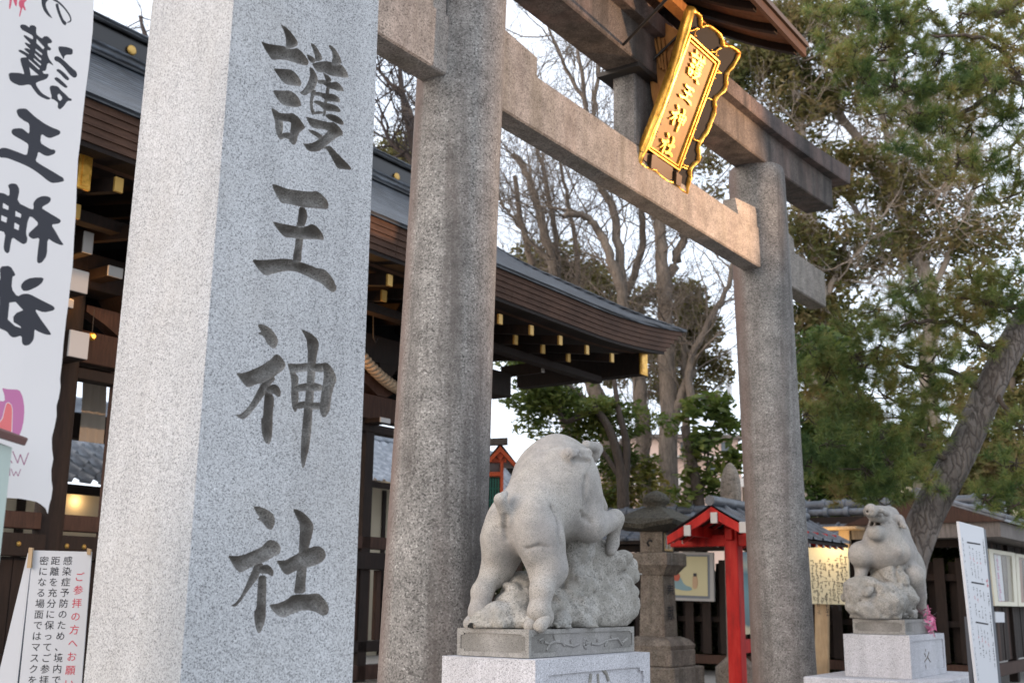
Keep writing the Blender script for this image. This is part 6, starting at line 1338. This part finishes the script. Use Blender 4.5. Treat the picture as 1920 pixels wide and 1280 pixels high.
# evergreen tree beside the bare trunks
T4 = thing('evergreen_tree', ground_of(1160, 21.5), 'leafy evergreen with a thin dark forked trunk, above the boar seen from behind', 'tree'); tb_ = Tubes()
for pts, r0, r1 in (([(1172,1160,21.5),(1170,1000,21.5),(1168,920,21.5),(1160,860,21.5),(1140,800,21.5),(1110,760,21.5),(1060,720,21.5)], .15, .05), ([(1166,900,21.5),(1140,860,21.5),(1125,840,21.5)], .06, .04), ([(1168,930,21.5),(1175,840,21.5),(1160,770,21.5),(1150,700,21.5)], .10, .04), ([(1120,760,21.5),(1060,790,21.5),(1045,740,21.5),(1040,690,21.5)], .06, .03)):
    q = spline(px_line(pts), 5); tb_.tube(q, np.linspace(r0, r1, len(q)), 7)
tb_.build('trunk', M['barkdark'], T4)
cl = []; rr = []
for (x, y, Y, r) in ((960,700,21,.7),(1000,730,21,.8),(1040,760,21.5,.8),(1090,740,21.5,.8),(1140,760,22,.7),(1010,800,21.5,.55),(1060,830,22,.5),(1110,800,22,.6),(1180,790,22,.6),(1220,800,22.5,.6),(1150,860,22.5,.5),(1190,850,22.5,.4),(1090,700,22,.6),(940,690,21,.5),(1130,930,22.5,.5),(1210,900,22.8,.35),(1130,890,22.5,.4),(985,680,21,.5)):
    cl.append(at(x, y, Y)); rr.append((r, r, r * .55))
leaves('foliage', M['leafD'], T4, cl, rr, 17000, .075, 5, .5, dens=.55)
lf = [(x, y, Y, r) for x, y, Y, r in ((1150,935,22.6,.45),(1180,920,22.6,.4),(1215,880,22.6,.35),(1240,925,22.5,.3))]; T4b = thing('yellow_green_shrub', ground_of(1190, 22.8), 'yellow green shrub at the foot of the bare trunks behind the stone lantern', 'shrub'); leaves('foliage', M['leafY'], T4b, [at(x, y, Y) for x, y, Y, r in lf], [r for *_, r in lf], 1500, .075, 8, .5)
tb_ = Tubes(); q = px_line([(1200,1130,22.8),(1190,1000,22.8),(1180,920,22.8)]); tb_.tube(q, [.04, .03, .015], 5); tb_.build('stem', M['barkdark'], T4b)
# low glossy shrub right of the trunk
T5 = thing('glossy_leaved_tree', ground_of(1310, 20.5), 'slim dark stemmed tree with big glossy leaves, left of the farther torii post', 'tree'); tb_ = Tubes(); q = spline(px_line([(1318,1130,20.5),(1312,960,20.5),(1300,880,20.5),(1290,830,20.5),(1283,798,20.5)]), 5); tb_.tube(q, np.linspace(.12, .08, len(q)), 8)
q2 = spline(px_line([(1312,940,20.5),(1325,880,20.5),(1330,820,20.5),(1345,780,20.5)]), 4); tb_.tube(q2, np.linspace(.03, .012, len(q2)), 5); tb_.build('trunk', M['barkdark'], T5)
lf = ((1300,770,20.5,.3),(1345,765,20.5,.35),(1320,830,20.5,.35),(1365,800,20.5,.3),(1370,870,20.5,.3),(1325,900,20.5,.35),(1290,890,20.5,.2),(1350,930,20.5,.25),(1280,930,20.5,.25),(1378,850,20.5,.25),(1300,850,20.5,.25)); leaves('foliage', M['leafD'], T5, [at(x, y, Y) for x, y, Y, r in lf], [r for *_, r in lf], 900, .13, 12, .4)

# olive treetops far behind
def crown(name, label, base, blobs, m_, n, size, seed, trunk=None, dens=.8, group=None, bark='bark', tw=0):
    t = thing(name, ground_of(*base), label, 'tree', group)
    leaves('foliage', M[m_], t, [at(x, y, Y) for x, y, Y, r in blobs], [(r, r, r * .8) for *_, r in blobs], n, size, seed, .7, dens=dens)
    tb = Tubes(); g0 = ground_of(*base); rng = np.random.default_rng(seed)
    for pts, r0, r1 in (trunk or [([(base[0], 1150, base[1]), (base[0], 900, base[1]), (blobs[0][0], blobs[0][1], blobs[0][2])], .2, .06)]):
        q = spline(px_line(pts), 5, .02, rng); tb.tube(q, np.linspace(r0, r1, len(q)), 8)
        if tw:
            for i in range(3, len(q)):
                dd = rng.normal(0, 1, 3); dd[2] += .2
                for _r in (0, 1): grow(tb, q[i], dd + rng.normal(0, .5, 3), rng.uniform(.8, 1.8) * tw, .026, 2, rng, .15, .25, (4, 6), None)
    tb.build('trunk', M[bark], t); return t
crown('olive_green_tree', 'olive green treetop behind the gate roof, in the middle distance', (1080, 31), [(1000,500,31,1.0),(1060,500,31,1.0),(1030,560,31,1.3),(1100,560,31,1.3),(1000,600,31,1.2),(1080,640,31,1.4),(1140,610,31,1.1),(1160,670,31,1.1)], 'leafB', 36000, .10, 21)
crown('olive_green_tree', 'rounded green tree between the bare trunks and the farther post', (1290, 29), [(1280,560,29,.7),(1300,610,29,.9),(1270,650,29,.9),(1320,680,29,.7),(1250,720,29,.7),(1290,740,29,.8),(1210,560,29,.6),(1345,700,29,.5)], 'leafB', 15000, .10, 22)
crown('olive_green_tree', 'hazy olive treetop showing between the pillar and the nearer post', (760, 40), [(740,300,40,1.5),(765,320,40,1.2)], 'leafB', 3500, .14, 23)
crown('mixed_leaf_tree', 'dense green brown tree behind the top right end of the torii', (1500, 27), [(1480,440,27,1.0),(1510,500,27,1.1),(1500,580,27,1.0),(1530,640,27,1.2),(1560,560,27,1.2),(1600,480,27,1.3),(1330,310,27,.7),(1345,340,27,.6),(1380,150,27,.8),(1440,120,27,1.1),(1420,60,27,1.2),(1500,200,27,1.2),(1560,330,27,1.2),(1480,60,27,1.3),(1560,150,27,1.3),(1600,330,27,1.2)], 'leafC', 40000, .10, 24, [([(1545,1150,27),(1530,900,27),(1538,700,27),(1530,520,27),(1520,400,27),(1500,250,27),(1480,100,27)], .34, .1), ([(1534,640,27),(1560,520,27),(1600,430,27)], .12, .05)], .75, None, 'twig', .9)
crown('mixed_leaf_tree', 'pale branched leafy tree high at the top right behind the pine', (1720, 28), [(1640,60,28,1.5),(1700,200,28,1.5),(1660,350,28,1.4),(1750,330,28,1.4),(1700,450,28,1.5),(1800,450,28,1.4),(1640,500,28,1.1),(1880,420,28,1.2),(1860,260,28,1.3),(1900,120,28,1.3),(1820,150,28,1.2),(1900,30,28,1.2),(1860,560,28,1.3),(1600,20,28,1.3),(1520,20,28,1.2)], 'leafC', 34000, .09, 25, [([(1760,1150,28),(1755,900,28),(1740,700,28),(1745,560,28),(1700,420,28),(1640,300,28),(1560,200,28),(1490,130,28),(1430,90,28)], .26, .05), ([(1745,600,28),(1690,480,28),(1610,400,28),(1560,330,28)], .1, .04), ([(1720,500,28),(1680,330,28),(1640,150,28),(1600,30,28)], .12, .04), ([(1690,400,28),(1600,250,28),(1520,60,28)], .09, .03), ([(1740,560,28),(1800,430,28),(1830,350,28)], .1, .04), ([(1700,440,28),(1740,330,28),(1700,200,28),(1560,60,28)], .08, .03)], .7, None, 'twig', 1.6)
crown('leafy_background_tree', 'dark green bushy tree behind the tiled fence roof, lower right', (1600, 23), [(1530,680,23,1.0),(1560,780,23,1.0),(1540,860,23,.9),(1620,860,23,1.0),(1700,860,23,1.0),(1560,920,23,.8),(1650,920,23,.8),(1500,760,23,.6)], 'leafA', 19000, .10, 26, None, .6)
crown('leafy_background_tree', 'dull green tree at the right edge behind the plank wall', (1880, 26), [(1900,700,26,1.1),(1860,760,26,1.2),(1900,850,26,1.2),(1850,900,26,1.),(1920,920,26,1.),(1800,930,26,1.0)], 'leafC', 16000, .11, 27, None, .6)
crown('low_hedge_shrub', 'green shrub glimpsed through the gap under the fence roof, right', (1730, 19.6), [(1700,1030,19.6,.35),(1740,1030,19.6,.35),(1770,1060,19.6,.35),(1590,1020,19.9,.3),(1610,1040,19.9,.3),(1525,1012,20,.3),(1800,1060,19.5,.4)], 'leafA', 4200, .07, 28, None, 0)
# dark planting and building behind the slats so that no open horizon shows
m_hz = leafy('deep_hedge_leaves', [(.010, .016, .007), (.028, .038, .014), (.05, .055, .02)])
hd_ = thing('clipped_hedge', P(15, -4, GZ), 'dark hedge filling the gaps behind the slatted fence', 'hedge')
cs_ = [P(14.7 + .0 * i, -9.5 + .45 * i, z) for i in range(20) for z in (.6, 1.2, 1.75)]; leaves('foliage', m_hz, hd_, cs_, [(.45, .45, .42)] * len(cs_), 18000, .10, 31, .8); tag(hd_.children[0], kind=None)
mb = MB(); mb.pbox(14.75, 15.1, -9.8, -.4, GZ, 1.9); mb.build('hedge_core', M['void'], hd_)
hd3 = thing('clipped_hedge', P(8, -12, GZ), 'dark hedge beyond the gate, low behind the boar seen from behind', 'hedge'); cs_ = [P(15 + .0 * i, -25 + .6 * i, z) for i in range(26) for z in (.6, 1.3, 2.0)]; leaves('foliage', m_hz, hd3, cs_, [(.55, .55, .5)] * len(cs_), 16000, .13, 33, .8)

# pine on the right
T6 = thing('japanese_pine_tree', ground_of(1700, 13), 'leaning pine with plated bark and long green needle clusters, filling the right side', 'tree')
tb_ = Tubes(); plimbs = [
 ([(1690,1200,13.2),(1700,1080,13.1),(1716,1020,13),(1748,945,12.9),(1790,870,12.8),(1828,790,12.8),(1862,715,12.7),(1900,640,12.6),(1950,560,12.5),(2020,470,12.3),(2090,300,12.),(2110,60,11.8)], .21, .12),
 ([(1850,740,12.7),(1790,700,12.6),(1720,690,12.4),(1640,680,12.3),(1570,700,12.3)], .045, .012), ([(1880,680,12.6),(1820,620,12.4),(1750,600,12.3),(1690,610,12.2)], .045, .012), ([(1790,870,12.8),(1730,835,12.6),(1660,830,12.5),(1590,850,12.4)], .04, .012), ([(1862,715,12.7),(1890,770,12.5),(1930,820,12.4)], .04, .012),
 ([(2060,380,12.1),(1985,250,11.7),(1910,150,11.3),(1860,180,11.2),(1800,214,11.1),(1745,212,11.),(1690,208,11.)], .055, .012), ([(1990,250,11.7),(1930,240,11.4),(1880,300,11.2),(1860,330,11.1)], .03, .01), ([(2100,40,11.8),(1990,-10,11.6),(1920,4,11.3),(1870,28,11.2),(1840,18,11.1),(1800,30,11.)], .045, .012), ([(1910,150,11.3),(1870,90,11.1),(1810,66,11.),(1740,70,11.),(1670,60,11.)], .03, .01), ([(1740,70,11.),(1680,110,11.),(1610,120,11.)], .02, .008), ([(1950,560,12.5),(1900,575,12.3),(1850,565,12.3),(1790,560,12.2)], .035, .01)]
tb_.tube(spline(px_line(plimbs[0][0]), 6), np.linspace(.215, .12, 6 * (len(plimbs[0][0]) - 1) + 1), 16); tb_.build('trunk', M['barkpine'], T6)
tb_ = Tubes(); prg = np.random.default_rng(44)
for pts, r0, r1 in plimbs[1:]:
    q = spline(px_line(pts), 5, .015, prg); tb_.tube(q, np.linspace(r0, r1, len(q)), 7)
lowp = [(1555,700,.3),(1600,670,.34),(1650,650,.34),(1700,610,.34),(1750,590,.34),(1800,590,.32),(1560,760,.3),(1610,750,.34),(1665,740,.34),(1715,700,.32),(1760,660,.3),(1555,830,.28),(1600,820,.3),(1650,810,.32),(1700,790,.32),(1745,760,.3),(1570,890,.28),(1620,880,.32),(1670,870,.32),(1715,850,.28),(1640,930,.2),(1690,915,.24),(1590,930,.2),(1740,900,.2),
        (1850,570,.32),(1890,580,.3),(1830,640,.3),(1780,720,.26),(1900,870,.26),(1910,800,.22),(1890,920,.26),(1850,930,.2),(1910,950,.25),(1500,700,.22),(1515,650,.24),(1510,780,.24),(1520,860,.22),(1640,580,.2),(1710,540,.24),(1770,540,.26),(1830,520,.24),(1890,520,.24),(1735,820,.24),(1600,620,.22)]
upp = [(1585,30,.24),(1640,20,.28),(1690,40,.28),(1745,20,.28),(1800,50,.28),(1860,20,.26),(1905,30,.28),(1600,90,.24),(1655,90,.28),(1710,100,.28),(1765,100,.28),(1825,110,.26),(1885,90,.28),(1560,130,.16),(1620,150,.22),(1680,160,.26),(1735,160,.26),(1790,165,.26),(1850,150,.24),(1905,140,.26),(1660,215,.2),(1710,225,.24),(1765,225,.26),(1820,240,.26),(1880,215,.26),(1910,260,.24),(1690,275,.18),(1745,285,.22),(1800,300,.24),(1855,300,.24),(1905,320,.22),(1770,330,.16),(1840,350,.18),(1890,370,.2),(1540,20,.16),(1915,200,.24),(1550,70,.16)]
S_ = []; A_s = []
for lst, Y in ((lowp, 12.3), (upp, 11.05)):
    for (x, y, r) in lst:
        c = at(x, y, Y + prg.uniform(-.25, .25)); n = max(4, int(23 * (r / .3) ** 2)); u = prg.normal(size=(n, 3)); u /= np.linalg.norm(u, axis=1)[:, None]; X = c + u * (prg.uniform(.15, 1, n) ** .5)[:, None] * np.array([r * 1.2, r * 1.1, r * .8])
        for e, uu in zip(X, u):
            if prg.random() < .45: tb_.tube(spline([c + prg.normal(0, .03, 3), (c + e) / 2 + prg.normal(0, .03, 3) - (0, 0, .03), e], 3), np.linspace(.010, .005, 7), 4)
            a_ = uu * (1, 1, .6) + np.array([0, 0, .55]) + prg.normal(0, .25, 3); S_.append(e); A_s.append(a_ / np.linalg.norm(a_))
tb_.build('branches', M['barkdark'], T6)
S_ = np.array(S_); ax = np.array(A_s); n = len(S_); K_ = 85; print('shoots', n)
dr = prg.normal(size=(n, K_, 3)); dr /= np.linalg.norm(dr, axis=2)[..., None]; dr = dr * .95 + ax[:, None] * .62; dr /= np.linalg.norm(dr, axis=2)[..., None]; base_ = S_[:, None] + ax[:, None] * prg.uniform(-.06, .05, (n, K_))[..., None]
Ln = (prg.uniform(.10, .165, (n, K_)) * prg.uniform(.75, 1.1, (n, 1)))[..., None]; sd2 = np.cross(dr, prg.normal(size=(n, K_, 3))); sd2 /= np.linalg.norm(sd2, axis=2)[..., None]; wd = .0034
Vn = np.stack([base_ - sd2 * wd, base_ + sd2 * wd, base_ + dr * Ln + sd2 * wd * .4], 2).reshape(-1, 3); Fn = np.arange(len(Vn)).reshape(-1, 3)
link('needles', raw_mesh('needles', Vn - worg(T6), Fn, M['needle']), T6)

# ------------------------------------------------------------------ far buildings
M['pinkwall'] = mat('pale_pink_render', (.55, .42, .36), .9); M['winglass'] = mat('far_window_glass', (.10, .12, .14), .2)
ap1 = thing('apartment_building', ground_of(1340, 48), 'pale pink apartment block far behind the trees, left of the farther post', 'building')
def yb(name, x0, x1, y0, y1, Y, d, m_, par):
    a = at(x0, y0, Y); b = at(x1, y1, Y); mb = MB(); mb.box(((a[0] + b[0]) / 2, Y + d / 2, (a[2] + b[2]) / 2), (abs(b[0] - a[0]) / 2, 0, 0), (0, d / 2, 0), (0, 0, abs(a[2] - b[2]) / 2)); return mb.build(name, m_, par)
yb('wall', 1150, 1400, 858, 1160, 48, 8, M['pinkwall'], ap1); yb('upper_storey', 1180, 1385, 820, 858, 49, 7, M['pinkwall'], ap1); yb('roof_slab', 1140, 1410, 852, 859, 47.6, 8.6, M['white'], ap1); yb('roof_slab', 1170, 1396, 813, 821, 48.6, 8, M['greywood'], ap1); yb('balcony_rail', 1150, 1400, 893, 912, 47, .2, M['white'], ap1)
for i in range(6): o = yb('window', 1172 + 38 * i, 1192 + 38 * i, 868, 890, 47.95, .1, M['winglass'], ap1)
for i in range(5): o = yb('window', 1200 + 38 * i, 1216 + 38 * i, 828, 848, 48.95, .1, M['winglass'], ap1)
tw = thing('telecom_mast', ground_of(1358, 85), 'pale lattice telecom mast far away beside the farther torii post', 'mast'); mtw = mat('pale_steel', (.45, .48, .52), .6)
def seg(a, b, r, nm='brace'): mb = MB(); mb.tube([at(*a), at(*b)], r, 5); mb.build(nm, mtw, tw)
for dx in (-9, 9):
    seg((1358 + dx, 1110, 85), (1358 + dx * .7, 650, 85), .09, 'leg'); seg((1358 + dx, 1110, 85.8), (1358 + dx * .7, 650, 85.8), .09, 'leg')
ys = list(range(660, 900, 22))
for i, (a, b) in enumerate(zip(ys, ys[1:])): seg((1351, a, 85), (1365, b, 85), .05); seg((1365, a, 85), (1351, b, 85), .05); seg((1350, a, 85), (1366, a, 85), .05, 'cross_bar')
for y in (655, 690, 720): yb('antenna_panel', 1344, 1349, y, y + 20, 84.6, .3, mtw, tw); yb('antenna_panel', 1368, 1373, y, y + 20, 84.6, .3, mtw, tw)
for i, (x0, x1, y0) in enumerate(((560, 740, 900), (940, 1150, 930), (1400, 1800, 900), (1800, 2300, 880))):
    lab = ('grey far building low behind the gate, left', 'pale far house low behind the boar seen from behind', 'grey brown far building low behind the fence, centre right', 'grey brown far building low behind the plank wall, right')[i]
    t = thing('far_building', ground_of((x0 + x1) / 2, 52), lab, 'building'); yb('wall', x0, x1, y0, 1165, 52, 6, M['pinkwall'] if i == 1 else M['plaster'], t); yb('roof_slab', x0 - 8, x1 + 8, y0 - 7, y0, 51.6, 6.8, M['greywood'], t)
    for k in range(int((x1 - x0) / 55)): yb('window', x0 + 20 + 55 * k, x0 + 45 + 55 * k, y0 + 20, y0 + 50, 51.95, .1, M['winglass'], t)

# ------------------------------------------------------------------ lamps that light the scene in the photograph
def spot(name, loc, tgt, e, ang, col, r=.05, blend=.5):
    l = bpy.data.lights.new(name, 'SPOT'); l.energy = e; l.spot_size = radians(ang); l.spot_blend = blend; l.color = col; l.shadow_soft_size = r; o = bpy.data.objects.new(name, l); COL.objects.link(o); o.location = [float(x) for x in loc]
    o.rotation_euler = (Vector(loc) - Vector(tgt)).to_track_quat('Z', 'Y').to_euler(); return o
def point(name, loc, e, col, r=.06):
    l = bpy.data.lights.new(name, 'POINT'); l.energy = e; l.color = col; l.shadow_soft_size = r; o = bpy.data.objects.new(name, l); COL.objects.link(o); o.location = [float(x) for x in loc]; return o
lp = P(3.6, 2.0, .62)
spot('plaque_floodlight_lamp', lp + (0, 0, .06), P(2.9, .4, 5.45), 60, 30, (1, .60, .24), .05, .6)
fl = thing('ground_floodlight', (lp[0], lp[1], GZ), 'small black floodlight on the ground in front of the torii, aimed up at the plaque', 'floodlight'); mb = MB(); mb.pbox(3.48, 3.72, 1.92, 2.08, GZ, .30, 0, .01); mb.build('base', M['black'], fl); mb = MB(); mb.pbox(3.51, 3.69, 1.9, 2.1, .34, .55, 0, .02); mb.build('housing', M['black'], fl); mb = MB(); mb.tube([P(3.6, 2.0, .30), P(3.6, 2.0, .34)], .02, 8); mb.build('bracket', M['iron'], fl)
lp = P(6.3, 3.9, 5.4)
spot('pole_floodlight_lamp', lp, P(2.6, .0, 5.3), 850, 56, (1, .60, .33), .05, .5)
fl = thing('floodlight_pole', (lp[0], lp[1], GZ), 'grey pole with a floodlight aimed at the torii, right of the picture', 'lamp post'); mb = MB(); mb.tube([lp * (1, 1, 0) + UU * .12 + ZZ * GZ, lp + UU * .12], .045, 12); mb.build('pole', M['iron'], fl); mb = MB(); mb.bar(lp + UU * .18, lp + UU * .06, .22, .16); mb.build('housing', M['black'], fl)
point('notice_lamp', tsq(1552, 1016, 12.0), 5, (1, .72, .36)); point('gate_lamp', P(3.4, -4.3, 4.25), 9, (1, .50, .16)); point('gate_lamp', P(0.2, -4.3, 4.15), 3, (1, .50, .16)); point('side_hall_lamp', P(*TP(150, 925, -10.2)) - ZZ * .1, 1.2, (1, .66, .3))
